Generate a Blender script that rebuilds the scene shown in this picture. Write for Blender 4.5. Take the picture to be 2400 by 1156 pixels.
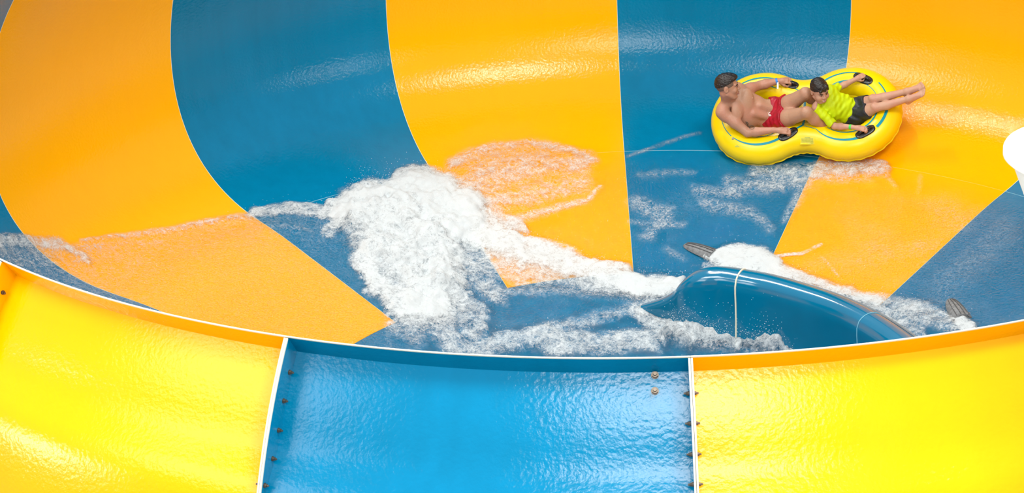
import bpy, bmesh, math, random
import numpy as np
from mathutils import Vector, Matrix, noise as mnoise

for o in list(bpy.data.objects):
    bpy.data.objects.remove(o, do_unlink=True)
SC = bpy.context.scene
COL = SC.collection
random.seed(7)
RNG = np.random.default_rng(7)

# ------------------------------------------------------------------ camera
# bowl unit: radius of the floor/wall joint circle = 1 unit = S metres
S = 4.7
Q = dict(D=3.17678, H=1.57503, yaw=-0.0657, pitch=0.40168, roll=-0.04843, f=5174.76,
         phi0=2.39511, zap=-0.27295, rin=0.61744, a=0.30898, b=0.33671, th0=0.23414,
         thr=2.41305, e1=0.01765, e2=0.02176)
W, H = 2400, 1156
def _cam_axes():
    cy, sy = math.cos(Q['yaw']), math.sin(Q['yaw']); cp, sp = math.cos(Q['pitch']), math.sin(Q['pitch'])
    f = np.array([sy*cp, cy*cp, -sp]); r = np.array([cy, -sy, 0.0]); u = np.cross(r, f)
    cr, sr = math.cos(Q['roll']), math.sin(Q['roll'])
    return cr*r + sr*u, -sr*r + cr*u, f
CR, CU, CF = _cam_axes()
CP = np.array([0.0, -Q['D']*S, Q['H']*S])
cam = bpy.data.cameras.new('camera')
cam.sensor_width = 36.0
cam.lens = Q['f']*36.0/W
cam.clip_end = 500
cam_o = bpy.data.objects.new('camera', cam)
M = Matrix.Identity(4)
for i in range(3):
    M[i][0] = CR[i]; M[i][1] = CU[i]; M[i][2] = -CF[i]; M[i][3] = CP[i]
cam_o.matrix_world = M
COL.objects.link(cam_o)
SC.camera = cam_o
cam.dof.use_dof = True
cam.dof.focus_distance = 19.5
cam.dof.aperture_fstop = 14.0

def project(P):
    """world points (n,3) -> photo pixels"""
    P = np.asarray(P, float) - CP
    d = P @ CF
    return W/2 + Q['f']*(P @ CR)/d, H/2 - Q['f']*(P @ CU)/d
def ray(u, v):
    d = CF*Q['f'] + CR*(u - W/2) - CU*(v - H/2)
    return d/np.linalg.norm(d)

# ------------------------------------------------------------------ light
world = bpy.data.worlds.new('hall_daylight'); SC.world = world
world.use_nodes = True
bg = world.node_tree.nodes['Background']
bg.inputs[0].default_value = (0.93, 0.97, 1.0, 1)
bg.inputs[1].default_value = 0.64

def area_light(name, loc, target, sx, sy, power, col=(1, 0.98, 0.94)):
    l = bpy.data.lights.new(name, 'AREA'); l.shape = 'RECTANGLE'; l.size = sx; l.size_y = sy
    l.energy = power; l.color = col
    o = bpy.data.objects.new(name, l); COL.objects.link(o)
    o.location = loc
    d = Vector(target) - Vector(loc)
    o.rotation_euler = d.to_track_quat('-Z', 'Y').to_euler()
    return o
area_light('high_bay_and_fill_lamp', (0.7, -10.6, 7.4), (0.5, -5.3, 2.4), 4.0, 2.2, 520)
area_light('roof_skylight', (5.2, -7.6, 14), (-0.5, -4, 1.6), 3.4, 3.4, 1500)
area_light('high_bay_and_fill_lamp', (-8.6, -8.6, 7.2), (-3.0, -4.6, 2.3), 5.0, 3.0, 270)  # fill light, no known fixture: added to brighten the left outer panels
area_light('strip_lamp', (-2.4, 7.0, 11), (-2.4, 7.0, 0), 0.20, 5.5, 800)
area_light('roof_skylight', (-6.3, -4.7, 12), (2.3, 4, 0), 5.0, 5.0, 1000)
area_light('hall_window', (-25, -8, 4.5), (-3, -4.5, 2), 6.0, 4.0, 1400)
area_light('hall_window', (0.6, -28.2, 7.4), (0, 5.5, 0.8), 0.8, 0.7, 300)
area_light('hall_window', (19, -12.5, 6.8), (-2.3, 4.7, 0.8), 2.4, 1.0, 380)

vs = SC.view_settings
vs.view_transform = 'Standard'; vs.look = 'None'; vs.gamma = 1.0; vs.use_curve_mapping = False
vs.exposure = 0.0
# ------------------------------------------------------------------ helpers
def mat(name, color, rough=0.4, spec=0.5, metal=0.0, noise_amt=0.0, noise_scale=6.0, bump=0.0, bump_scale=30.0,
        sss=0.0, coat=0.0, stretch=None, noise_col=None):
    m = bpy.data.materials.new(name); m.use_nodes = True
    nt = m.node_tree; b = nt.nodes['Principled BSDF']
    b.inputs['Base Color'].default_value = (*color, 1); b.inputs['Roughness'].default_value = rough
    b.inputs['Specular IOR Level'].default_value = spec; b.inputs['Metallic'].default_value = metal
    if coat: b.inputs['Coat Weight'].default_value = coat; b.inputs['Coat Roughness'].default_value = 0.05
    if sss:
        b.inputs['Subsurface Weight'].default_value = sss; b.inputs['Subsurface Radius'].default_value = (0.02, 0.008, 0.005)
        b.inputs['Subsurface Scale'].default_value = 0.5
    tc = nt.nodes.new('ShaderNodeTexCoord')
    src = tc.outputs['Object']
    if stretch:
        mp = nt.nodes.new('ShaderNodeMapping'); mp.inputs['Scale'].default_value = stretch
        nt.links.new(src, mp.inputs['Vector']); src = mp.outputs['Vector']
    if noise_amt:
        n = nt.nodes.new('ShaderNodeTexNoise'); n.inputs['Scale'].default_value = noise_scale; n.inputs['Detail'].default_value = 6
        nt.links.new(src, n.inputs['Vector'])
        mx = nt.nodes.new('ShaderNodeMix'); mx.data_type = 'RGBA'
        nc = noise_col or tuple(c*(1-noise_amt) for c in color)
        mx.inputs[6].default_value = (*color, 1); mx.inputs[7].default_value = (*nc, 1)
        cr = nt.nodes.new('ShaderNodeMapRange'); cr.inputs['From Min'].default_value = 0.4; cr.inputs['From Max'].default_value = 0.7
        nt.links.new(n.outputs['Fac'], cr.inputs['Value']); nt.links.new(cr.outputs['Result'], mx.inputs[0])
        nt.links.new(mx.outputs[2], b.inputs['Base Color'])
    if bump:
        n2 = nt.nodes.new('ShaderNodeTexNoise'); n2.inputs['Scale'].default_value = bump_scale; n2.inputs['Detail'].default_value = 4
        nt.links.new(tc.outputs['Object'], n2.inputs['Vector'])
        bp = nt.nodes.new('ShaderNodeBump'); bp.inputs['Strength'].default_value = bump; bp.inputs['Distance'].default_value = 0.01
        nt.links.new(n2.outputs['Fac'], bp.inputs['Height']); nt.links.new(bp.outputs['Normal'], b.inputs['Normal'])
    return m

def tag(o, label=None, cat=None, group=None, kind=None):
    if label: o['label'] = label
    if cat: o['category'] = cat
    if group: o['group'] = group
    if kind: o['kind'] = kind
    return o

def empty(name, loc=(0, 0, 0)):
    o = bpy.data.objects.new(name, None); o.location = loc; o.empty_display_size = 0.2
    COL.objects.link(o); return o

def link(name, me, m=None, parent=None, smooth=True):
    if m is not None:
        me.materials.clear()
        for mm in (m if isinstance(m, (list, tuple)) else [m]): me.materials.append(mm)
    if smooth and len(me.polygons):
        me.polygons.foreach_set('use_smooth', np.ones(len(me.polygons), dtype=bool))
    if smooth and len(me.polygons) < 6000: me.set_sharp_from_angle(angle=math.radians(48))
    o = bpy.data.objects.new(name, me); COL.objects.link(o)
    if parent is not None:
        o.parent = parent
        o.matrix_parent_inverse = parent.matrix_world.inverted() if False else Matrix.Identity(4)
    return o

def mesh(name, verts, faces):
    me = bpy.data.meshes.new(name)
    me.from_pydata([tuple(map(float, v)) for v in verts], [], [tuple(int(i) for i in f) for f in faces])
    me.update(); return me

def grid_faces(nu, nv, closed_u=False, closed_v=False, off=0, flip=False):
    """vertex (i,j) = off+i*nv+j"""
    fs = []
    for i in range(nu if closed_u else nu-1):
        for j in range(nv if closed_v else nv-1):
            a = off+i*nv+j; b = off+((i+1) % nu)*nv+j; c = off+((i+1) % nu)*nv+(j+1) % nv; d = off+i*nv+(j+1) % nv
            fs.append((a, d, c, b) if flip else (a, b, c, d))
    return fs

def big_mesh(name, V, Fq):
    """numpy quads -> mesh quickly"""
    me = bpy.data.meshes.new(name)
    me.vertices.add(len(V)); me.vertices.foreach_set('co', np.asarray(V, np.float32).ravel())
    n = len(Fq); me.loops.add(n*4); me.polygons.add(n)
    me.loops.foreach_set('vertex_index', np.asarray(Fq, np.int32).ravel())
    me.polygons.foreach_set('loop_start', np.arange(0, 4*n, 4, dtype=np.int32))
    me.update(calc_edges=True); me.validate(); return me

def tube_mesh(path, radii, n=10, caps=True, name='tube', up=None):
    """swept tube through path points with per-point radius"""
    P = [np.asarray(p, float) for p in path]; k = len(P)
    if np.isscalar(radii): radii = [radii]*k
    V = []; F = []
    t0 = P[1]-P[0]; t0 = t0/np.linalg.norm(t0)
    ref = np.array(up if up is not None else ((0, 0, 1) if abs(t0[2]) < 0.9 else (1, 0, 0)), float)
    nrm = np.cross(t0, ref); nrm /= np.linalg.norm(nrm)
    for i in range(k):
        t = P[min(i+1, k-1)]-P[max(i-1, 0)]; t = t/max(np.linalg.norm(t), 1e-9)
        nrm = nrm - t*np.dot(nrm, t); nrm /= np.linalg.norm(nrm); bn = np.cross(t, nrm)
        for j in range(n):
            a = 2*math.pi*j/n
            V.append(P[i]+radii[i]*(math.cos(a)*nrm+math.sin(a)*bn))
    F = grid_faces(k, n, closed_v=True)
    if caps:
        F.append(tuple(range(n))); F.append(tuple(reversed(range((k-1)*n, k*n))))
    return mesh(name, V, F)

def catmull(pts, n):
    pts = np.asarray(pts, float); k = len(pts); out = []
    ts = np.linspace(0, k-1, n)
    for t in ts:
        i = min(int(t), k-2); f = t-i
        p0 = pts[max(i-1, 0)]; p1 = pts[i]; p2 = pts[i+1]; p3 = pts[min(i+2, k-1)]
        out.append(0.5*((2*p1)+(-p0+p2)*f+(2*p0-5*p1+4*p2-p3)*f*f+(-p0+3*p1-3*p2+p3)*f**3))
    return np.array(out)
# ------------------------------------------------------------------ bowl
NS = 16
DPHI = 2*math.pi/NS
def seam_phi(k): return Q['phi0'] - k*DPHI
def prof(th):
    g = lambda t: (Q['a']*np.sin(t)+Q['e1']*np.sin(2*t), -Q['b']*np.cos(t)+Q['e2']*np.cos(2*t))
    x0, y0 = g(Q['th0']); x, y = g(th)
    return (1+x-x0)*S, (y-y0)*S
def prof_n(th):
    """unit normal of the profile pointing to the outside of the bowl (r,z)"""
    r1, z1 = prof(th-1e-4); r2, z2 = prof(th+1e-4)
    tx, tz = r2-r1, z2-z1; l = np.hypot(tx, tz)
    return tz/l, -tx/l
def skin(th, k=10):
    """the panel skin: towards the rim it sits lower than the flange line"""
    r, z = prof(th); nr, nz = prof_n(th)
    x = np.clip((th-1.93)/0.18, 0, 1); d = 0.085*x*x*(3-2*x) if 8 <= k <= 12 else 0.0*x
    return r-nr*d, z-nz*d
def floor_z(r):
    """cone floor in metres, easing into the wall near r = S"""
    r = np.asarray(r, float); x = np.clip((r-0.9*S)/(0.1*S), 0, 1)
    return Q['zap']*(S-r)+0.00485*S*(1-x*x)
def cyl(r, z, phi): return np.array([r*math.cos(phi), r*math.sin(phi), z])
def on_floor(u, v, h=0.0, iters=40):
    """where the ray through a photo pixel meets the floor cone (h metres above it)"""
    d = ray(u, v); t = 20.0
    for _ in range(iters):
        p = CP+d*t; r = math.hypot(p[0], p[1])
        t += (p[2]-(floor_z(r)+h))/(-d[2])*0.8
    return CP+d*t

def fibreglass(name, col, dark, wet=True, rough=0.11):
    m = bpy.data.materials.new(name); m.use_nodes = True
    nt = m.node_tree; b = nt.nodes['Principled BSDF']; N = nt.nodes.new; L = nt.links.new
    tc = N('ShaderNodeTexCoord')
    n1 = N('ShaderNodeTexNoise'); n1.inputs['Scale'].default_value = 0.9; n1.inputs['Detail'].default_value = 8
    L(tc.outputs['Object'], n1.inputs['Vector'])
    mp = N('ShaderNodeMapping'); mp.inputs['Scale'].default_value = (7, 7, 0.7)     # vertical run-off streaks
    n2 = N('ShaderNodeTexNoise'); n2.inputs['Scale'].default_value = 1.4; n2.inputs['Detail'].default_value = 6
    L(tc.outputs['Object'], mp.inputs['Vector']); L(mp.outputs['Vector'], n2.inputs['Vector'])
    ad = N('ShaderNodeMath'); ad.operation = 'ADD'; L(n1.outputs['Fac'], ad.inputs[0]); L(n2.outputs['Fac'], ad.inputs[1])
    mr = N('ShaderNodeMapRange'); mr.inputs['From Min'].default_value = 0.75; mr.inputs['From Max'].default_value = 1.35
    L(ad.outputs[0], mr.inputs['Value'])
    mx = N('ShaderNodeMix'); mx.data_type = 'RGBA'; mx.inputs[6].default_value = (*col, 1); mx.inputs[7].default_value = (*dark, 1)
    L(mr.outputs['Result'], mx.inputs[0]); L(mx.outputs[2], b.inputs['Base Color'])
    b.inputs['Roughness'].default_value = rough; b.inputs['Specular IOR Level'].default_value = 0.26
    n3 = N('ShaderNodeTexNoise'); n3.inputs['Scale'].default_value = 40 if wet else 9; n3.inputs['Detail'].default_value = 5
    L(tc.outputs['Object'], n3.inputs['Vector'])
    bp = N('ShaderNodeBump'); bp.inputs['Strength'].default_value = 0.15 if wet else 0.1; bp.inputs['Distance'].default_value = 0.02
    L(n3.outputs['Fac'], bp.inputs['Height']); L(bp.outputs['Normal'], b.inputs['Normal'])
    return m
YEL = (0.92, 0.415, 0.0); YELD = (0.91, 0.400, 0.0)
BLU = (0.0, 0.172, 0.335); BLUD = (0.0, 0.150, 0.290)
M_YEL = fibreglass('yellow_fibreglass', YEL, YELD)
M_BLU = fibreglass('blue_fibreglass', BLU, BLUD)
M_CREAM = mat('cream_flange_edge', (0.72, 0.69, 0.54), rough=0.6, noise_amt=0.08, noise_scale=14)
M_BEADW = mat('pale_joint_sealant', (0.75, 0.72, 0.55), rough=0.5, noise_amt=0.15)
M_BEADB = mat('blue_joint_sealant', (0.16, 0.42, 0.55), rough=0.5, noise_amt=0.15)
M_BEADY = mat('yellow_joint_sealant', (0.95, 0.48, 0.06), rough=0.5, noise_amt=0.1)
M_STEEL = mat('weathered_bolt_steel', (0.16, 0.13, 0.10), rough=0.45, metal=0.8, noise_amt=0.5, noise_scale=60)

bowl = tag(empty('slide_bowl', (0, 0, Q['zap']*S)), 'giant round water slide bowl with alternating yellow and blue fibreglass panels', 'water slide')
BZ = Vector((0, 0, -Q['zap']*S))          # children keep world-like coordinates
def bchild(o): o.location = BZ; return o

HF = 0.061          # flange height
TF = 0.0085          # flange thickness
SK = 0.009          # skin thickness
def wall_panel(k):
    """panel between seam k (larger azimuth) and seam k+1"""
    col = M_BLU if k % 2 == 0 else M_YEL
    pa, pb = seam_phi(k+1), seam_phi(k)
    gap = 0.0005
    pa += gap/2; pb -= gap/2
    nth, nph = 44, 22
    ths = np.linspace(Q['th0'], Q['thr'], nth); phs = np.linspace(pa, pb, nph)
    V = []; F = []
    for side in (0, 1):
        for th in ths:
            r, z = skin(th, k); nr, nz = prof_n(th)
            if side: r, z = r+nr*SK, z+nz*SK
            for ph in phs: V.append(cyl(r, z, ph))
    off = nth*nph
    F += grid_faces(nth, nph, flip=False)
    F += grid_faces(nth, nph, off=off, flip=True)
    def rim_edge(idx):
        for a, b in zip(idx[:-1], idx[1:]): F.append((a, b, b+off, a+off))
    rim_edge([i for i in range(nph)]); rim_edge([(nth-1)*nph+i for i in range(nph)][::-1])
    rim_edge([i*nph for i in range(nth)][::-1]); rim_edge([i*nph+nph-1 for i in range(nth)])
    me = mesh('wall_panel', V, F); me.validate()
    bm = bmesh.new(); bm.from_mesh(me); bmesh.ops.recalc_face_normals(bm, faces=bm.faces); bm.to_mesh(me); bm.free()
    p = bchild(link('wall_panel', me, col, bowl))
    # --- flanges: plates standing on the outer skin
    def plate(name, m, rows):
        """rows: list of cross sections (4 points each) swept to a closed solid"""
        V = [q for row in rows for q in row]; n = len(rows)
        F = grid_faces(n, 4, closed_v=True); F.append((0, 1, 2, 3)); F.append(tuple(4*(n-1)+i for i in (3, 2, 1, 0)))
        me = mesh(name, V, F)
        bm = bmesh.new(); bm.from_mesh(me); bmesh.ops.recalc_face_normals(bm, faces=bm.faces); bm.to_mesh(me); bm.free()
        return link(name, me, m, p, smooth=False)
    th = Q['thr']; r, z = prof(th); nr, nz = prof_n(th)
    tr, tz = -nz, nr        # along profile, upwards / inwards
    rt, zt = r+nr*HF, z+nz*HF                     # flange top
    rb_, zb_ = skin(th-0.026, k); fl = math.hypot(rt-rb_, zt-zb_)     # foot, in the outer skin
    def sect(ph, f0, f1, w0, w1):
        o = []
        for f, w in ((f0, w0), (f1, w0), (f1, w1), (f0, w1)):
            o.append(cyl(rb_+(rt-rb_)*f+w, zb_+(zt-zb_)*f, ph))
        return o
    e = 0.0095
    plate('rim_flange', col, [sect(ph, 0, 1-e/fl, -0.009, 0.0) for ph in np.linspace(pa, pb, 24)])
    plate('rim_flange_edge', M_CREAM, [sect(ph, 1-e/fl, 1, -0.011, 0.001) for ph in np.linspace(pa, pb, 24)])
    for s, ph0 in ((1, pa), (-1, pb)):
        rows = []; rows2 = []
        for t in np.linspace(Q['th0']+0.25, Q['thr']-0.004, 48):
            r_, z_ = prof(t); n_r, n_z = prof_n(t); rs_, zs_ = skin(t, k); dp = math.hypot(r_-rs_, z_-zs_)
            def pts(h0, h1, wd):
                o = []
                for h, w in ((h0, 0), (h1, 0), (h1, wd), (h0, wd)):
                    rr = r_+n_r*h; o.append(cyl(rr, z_+n_z*h, ph0+s*w/rr))
                return o
            rows.append(pts(SK*0.5-dp, HF-e, TF)); rows2.append(pts(HF-e, HF, TF+0.001))
        plate('side_flange', col, rows); plate('side_flange_edge', M_CREAM, rows2)
    # inner sealant bead along the joint circle and along the seam
    def bead(name, pts, rad, m):
        me = tube_mesh(pts, rad, n=6, name=name); return link(name, me, m, p)
    bead('joint_bead', [cyl(S*1.0, 0.001, ph) for ph in np.linspace(pa, pb, 24)], 0.0030 if col is M_BLU else 0.0016, M_BEADB if col is M_BLU else M_BEADY)
    bead('seam_bead', [cyl(*prof(t), pb+gap/2) for t in np.linspace(Q['th0'], Q['thr']-0.02, 50)], 0.0026, M_BEADW)
    return p, col

BOLT = None
def bolt_mesh():
    bm = bmesh.new()
    bmesh.ops.create_cone(bm, cap_ends=True, segments=12, radius1=0.013, radius2=0.013, depth=0.004, matrix=Matrix.Translation((0, 0, 0.002)))
    bmesh.ops.create_cone(bm, cap_ends=True, segments=6, radius1=0.0115, radius2=0.0105, depth=0.011, matrix=Matrix.Translation((0, 0, 0.0095)))
    bmesh.ops.create_cone(bm, cap_ends=True, segments=8, radius1=0.006, radius2=0.005, depth=0.012, matrix=Matrix.Translation((0, 0, 0.02)))
    me = bpy.data.meshes.new('bolt'); bm.to_mesh(me); bm.free(); me.materials.append(M_STEEL); return me
BOLT = bolt_mesh()
def put_bolt(parent, pos, axis, sc=1.0):
    o = bpy.data.objects.new('bolt', BOLT); COL.objects.link(o); o.parent = parent
    o.location = pos; o.rotation_euler = Vector(axis).to_track_quat('Z', 'Y').to_euler(); o.scale = (sc, sc, sc)
    return o

PANELS = {}
for k in range(NS):
    PANELS[k], _c = wall_panel(k)
    # bolts through the side flanges of the panels whose outside is in view
    if 8 <= k <= 12:
        for s, ph0 in ((1, seam_phi(k+1)), (-1, seam_phi(k))):
            # equal steps of arc length down from the rim
            t = Q['thr']; acc = 0.0; nxt = 0.085
            last = np.array(prof(t))
            while t > 1.2:
                t -= 0.004; cur = np.array(skin(t)); acc += np.linalg.norm(cur-last); last = cur
                if acc >= nxt:
                    nxt += 0.145
                    nr, nz = prof_n(t); rr, zz = cur[0]+nr*0.045, cur[1]+nz*0.045
                    tang = np.array([-math.sin(ph0), math.cos(ph0), 0])*s
                    put_bolt(PANELS[k], cyl(rr, zz, ph0+s*(TF+0.002)/rr), tang)
# two bracket bolts on the blue outer panel near its corner
for (u, v) in ((1535, 880), (1535, 917)):
    d = ray(u, v); best = None
    for t in np.linspace(1.6, Q['thr']-0.01, 300):
        r, z = skin(t); nr, nz = prof_n(t); z += nz*SK; r += nr*SK
        tt = (z-CP[2])/d[2]; p = CP+d*tt; e_ = abs(math.hypot(p[0], p[1])-r)
        if p[1] < 0 and (best is None or e_ < best[0]): best = (e_, p, nr, nz)
    _, p, nr, nz = best; ph = math.atan2(p[1], p[0])
    put_bolt(PANELS[10], p, (nr*math.cos(ph), nr*math.sin(ph), nz), 1.5)

# floor panels of the cone
for k in range(NS):
    col = M_BLU if k % 2 == 0 else M_YEL
    pa, pb = seam_phi(k+1)+0.0004, seam_phi(k)-0.0004
    rs = np.linspace(Q['rin']*S, S, 20); phs = np.linspace(pa, pb, 14)
    V = [cyl(r, floor_z(r), ph) for r in rs for ph in phs] + [cyl(r, floor_z(r)-0.03, ph) for r in rs for ph in phs]
    F = grid_faces(20, 14) + grid_faces(20, 14, off=280, flip=True)
    idx = [i for i in range(14)]; F += [(a, b, b+280, a+280) for a, b in zip(idx[:-1], idx[1:])]
    idx = [19*14+i for i in range(14)]; F += [(b, a, a+280, b+280) for a, b in zip(idx[:-1], idx[1:])]
    me = mesh('floor_panel', V, F)
    bm = bmesh.new(); bm.from_mesh(me); bmesh.ops.recalc_face_normals(bm, faces=bm.faces); bm.to_mesh(me); bm.free()
    fp = bchild(link('floor_panel', me, col, bowl))
    sb = link('seam_bead', tube_mesh([cyl(r, floor_z(r)-0.001, pb+0.0004) for r in np.linspace(Q['rin']*S, S, 12)], 0.0020, n=6), M_BEADW, fp)
# blue centre dish
rs = np.linspace(0.05, Q['rin']*S, 24); nph = 96
V = [cyl(r, floor_z(r)-0.002, 2*math.pi*j/nph) for r in rs for j in range(nph)]
me = mesh('centre_dish', V, grid_faces(24, nph, closed_v=True, flip=False)+[tuple(range(nph))])
bm = bmesh.new(); bm.from_mesh(me); bmesh.ops.recalc_face_normals(bm, faces=bm.faces); bm.to_mesh(me); bm.free()
bchild(link('centre_dish', me, M_BLU, bowl))
# ------------------------------------------------------------------ hall floor far below
M_DECK = mat('pale_pool_deck', (0.62, 0.60, 0.56), rough=0.6, noise_amt=0.15, noise_scale=3)
me = mesh('floor', [(-30, -34, -3.0), (30, -34, -3.0), (30, 26, -3.0), (-30, 26, -3.0), (-30, -34, -3.1), (30, -34, -3.1), (30, 26, -3.1), (-30, 26, -3.1)],
          [(0, 1, 2, 3), (7, 6, 5, 4), (0, 4, 5, 1), (1, 5, 6, 2), (2, 6, 7, 3), (3, 7, 4, 0)])
tag(link('floor', me, M_DECK, smooth=False), 'pale pool deck under the slide', None, kind='structure')

# ------------------------------------------------------------------ guard wall beside the drop-out
ridge_px = [(1470, 730, -0.06), (1500, 716, 0.04), (1530, 706, 0.13), (1562, 693, 0.24), (1588, 674, 0.36), (1602, 656, 0.46), (1622, 642, 0.54), (1652, 634, 0.585), (1690, 632, 0.60),
            (1740, 639, 0.61), (1800, 651, 0.61), (1880, 674, 0.61), (1950, 698, 0.61), (2010, 725, 0.61), (2060, 754, 0.61), (2105, 785, 0.61), (2150, 820, 0.61), (2200, 862, 0.61)]
ridge = np.array([on_floor(u, v, h) for u, v, h in ridge_px])
hts = np.array([h for _, _, h in ridge_px])
NR = 110
RP = catmull(ridge, NR); RH = np.interp(np.linspace(0, len(hts)-1, NR), np.arange(len(hts)), hts)
def guard_section(h):
    """(across, up) points from the back lip over the rounded top and down the front face; top at 0"""
    s = np.clip(0.35+0.65*h/0.6, 0.3, 1)
    pts = [(-0.150*s, -0.16*s), (-0.152*s, -0.09*s)]
    for a in np.linspace(175, 30, 12): pts.append((-0.03*s+0.122*s*math.cos(math.radians(a)), -0.095*s+0.095*s*math.sin(math.radians(a))))
    pts += [(0.094*s, -0.10*s), (0.094*s, -0.16*s), (0.086*s, -0.26*s), (0.080*s, -0.42), (0.085, -0.62), (0.11, -0.80)]
    return pts
GT = np.gradient(RP, axis=0); GT[:, 2] = 0; GT /= np.linalg.norm(GT, axis=1)[:, None]
GN = np.stack([GT[:, 1], -GT[:, 0], 0*GT[:, 0]], 1)          # towards the drop-out side
if np.mean(GN[:, 1]) > 0: GN = -GN
M_GUARD = mat('deep_blue_gelcoat', (0.0, 0.14, 0.265), rough=0.12, spec=0.55, noise_amt=0.12, noise_scale=2.5, bump=0.04, bump_scale=6, coat=0.3)
M_GREYEDGE = mat('grey_cut_edge', (0.20, 0.22, 0.23), rough=0.6, noise_amt=0.2, noise_scale=20)
guard = tag(empty('drop_out_guard', tuple(np.array([RP[60][0], RP[60][1], RP[60][2]-0.61]))), 'curved dark blue guard wall with rolled top beside the swirling drop-out', 'guard wall')
G0 = np.array(guard.location)
ns = len(guard_section(0.6)); V = []; V2 = []
for i in range(NR):
    sec = guard_section(RH[i])
    for (w, z) in sec: V.append(RP[i]+GN[i]*w+np.array([0, 0, z])-G0)
# give the shell a thickness
n_out = len(V)
for i in range(NR):
    sec = guard_section(RH[i])
    for j, (w, z) in enumerate(sec):
        a = np.array(sec[max(j-1, 0)]); b = np.array(sec[min(j+1, ns-1)]); t = b-a; t = t/max(np.hypot(*t), 1e-6)
        n = np.array([t[1], -t[0]])
        V.append(RP[i]+GN[i]*(w+n[0]*0.012)+np.array([0, 0, z+n[1]*0.012])-G0)
F = grid_faces(NR, ns) + grid_faces(NR, ns, off=n_out, flip=True)
for i in range(NR-1):
    a = i*ns; b = (i+1)*ns; F.append((a, b, b+n_out, a+n_out)); a += ns-1; b += ns-1; F.append((b, a, a+n_out, b+n_out))
for j in range(ns-1):
    F.append((j+1, j, j+n_out, j+1+n_out)); q = (NR-1)*ns+j; F.append((q, q+1, q+1+n_out, q+n_out))
me = mesh('guard_shell', V, F)
bm = bmesh.new(); bm.from_mesh(me); bmesh.ops.recalc_face_normals(bm, faces=bm.faces); bm.to_mesh(me); bm.free()
link('guard_shell', me, M_GUARD, guard)
def guard_pt(i, j, lift=0.002):
    sec = guard_section(RH[i]); w, z = sec[j]
    a = np.array(sec[max(j-1, 0)]); b = np.array(sec[min(j+1, ns-1)]); t = b-a; t /= max(np.hypot(*t), 1e-6); n = -np.array([t[1], -t[0]])
    return RP[i]+GN[i]*(w+n[0]*lift)+np.array([0, 0, z+n[1]*lift])-G0
us, vs_ = project(RP)
for ut, m, rad in ((1738, M_CREAM, 0.008), (2035, M_BEADB, 0.004)):
    i = int(np.argmin(np.abs(us[:NR-8]-ut)))
    link('seam_bead', tube_mesh([guard_pt(i, j) for j in range(ns)], rad, n=8), m, guard)
link('edge_strip', tube_mesh([RP[i]+GN[i]*-0.158+np.array([0, 0, -0.05])-G0 for i in range(40, NR)], 0.010, n=6), M_GREYEDGE, guard)

# ------------------------------------------------------------------ water inlets: grey hoods on the floor
M_GREY = mat('grey_rubber_hood', (0.21, 0.22, 0.225), rough=0.55, noise_amt=0.45, noise_scale=30, bump=0.4, bump_scale=60)
M_DARKG = mat('dark_inlet_mouth', (0.09, 0.095, 0.10), rough=0.6, noise_amt=0.2)
def inlet(p0, p1, wid, hgt, label):
    a = on_floor(*p0); b = on_floor(*p1); d = b-a; L = np.linalg.norm(d); d /= L
    up = np.array([0, 0, 1.0]); up = nrm_(up-d*(up @ d)); lt = np.cross(up, d)
    root = tag(empty('water_inlet', tuple(a)), label, 'water inlet', 'grey water inlets on the bowl floor')
    nu, nv = 16, 14; V = []
    for i in range(nu):
        t = i/(nu-1); env = math.sqrt(max(0.0, 1-(1-t*0.98)**2.2)) if t < 1 else 1
        for j in range(nv):
            q = math.pi*j/(nv-1)
            V.append(d*L*t+lt*math.cos(q)*wid*env+up*(math.sin(q)*hgt*env-0.004))
    n0 = len(V)
    for i in range(nu):
        t = i/(nu-1); env = math.sqrt(max(0.0, 1-(1-t*0.98)**2.2))*0.86
        for j in range(nv):
            q = math.pi*j/(nv-1)
            V.append(d*L*t+lt*math.cos(q)*wid*env+up*(math.sin(q)*hgt*env-0.006))
    F = grid_faces(nu, nv)+grid_faces(nu, nv, off=n0, flip=True)
    for j in range(nv-1):
        q = (nu-1)*nv+j; F.append((q, q+1, q+1+n0, q+n0))
    h = link('hood', mesh('hood', V, F), M_GREY, root)
    bmx = bmesh.new(); bmx.from_mesh(h.data); bmesh.ops.recalc_face_normals(bmx, faces=bmx.faces); bmx.to_mesh(h.data); bmx.free()
    for s in (-0.6, -0.2, 0.2, 0.6):
        pts = [d*L*t+lt*s*wid*math.sqrt(max(0.02, 1-(1-t)**2.2))+up*(hgt*math.sqrt(max(0.02, 1-(1-t)**2.2))*math.sqrt(1-s*s)+0.0) for t in np.linspace(0.12, 1, 8)]
        link('rib', tube_mesh(pts, 0.0035, n=6), M_DARKG, h)
    link('mouth', mesh('mouth', [d*L*0.97+lt*math.cos(q)*wid*0.85+up*math.sin(q)*hgt*0.85 for q in np.linspace(0, math.pi, 14)], [tuple(range(14))]), M_DARKG, root, smooth=False)
    return root
def nrm_(v): return v/np.linalg.norm(v)
inlet((1601, 574), (1672, 602), 0.075, 0.07, 'grey hooded water inlet pouring foam above the dark blue guard wall')
inlet((2224, 702), (2256, 752), 0.085, 0.07, 'grey hooded water inlet in blue floor panel right of the guard wall')

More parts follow.
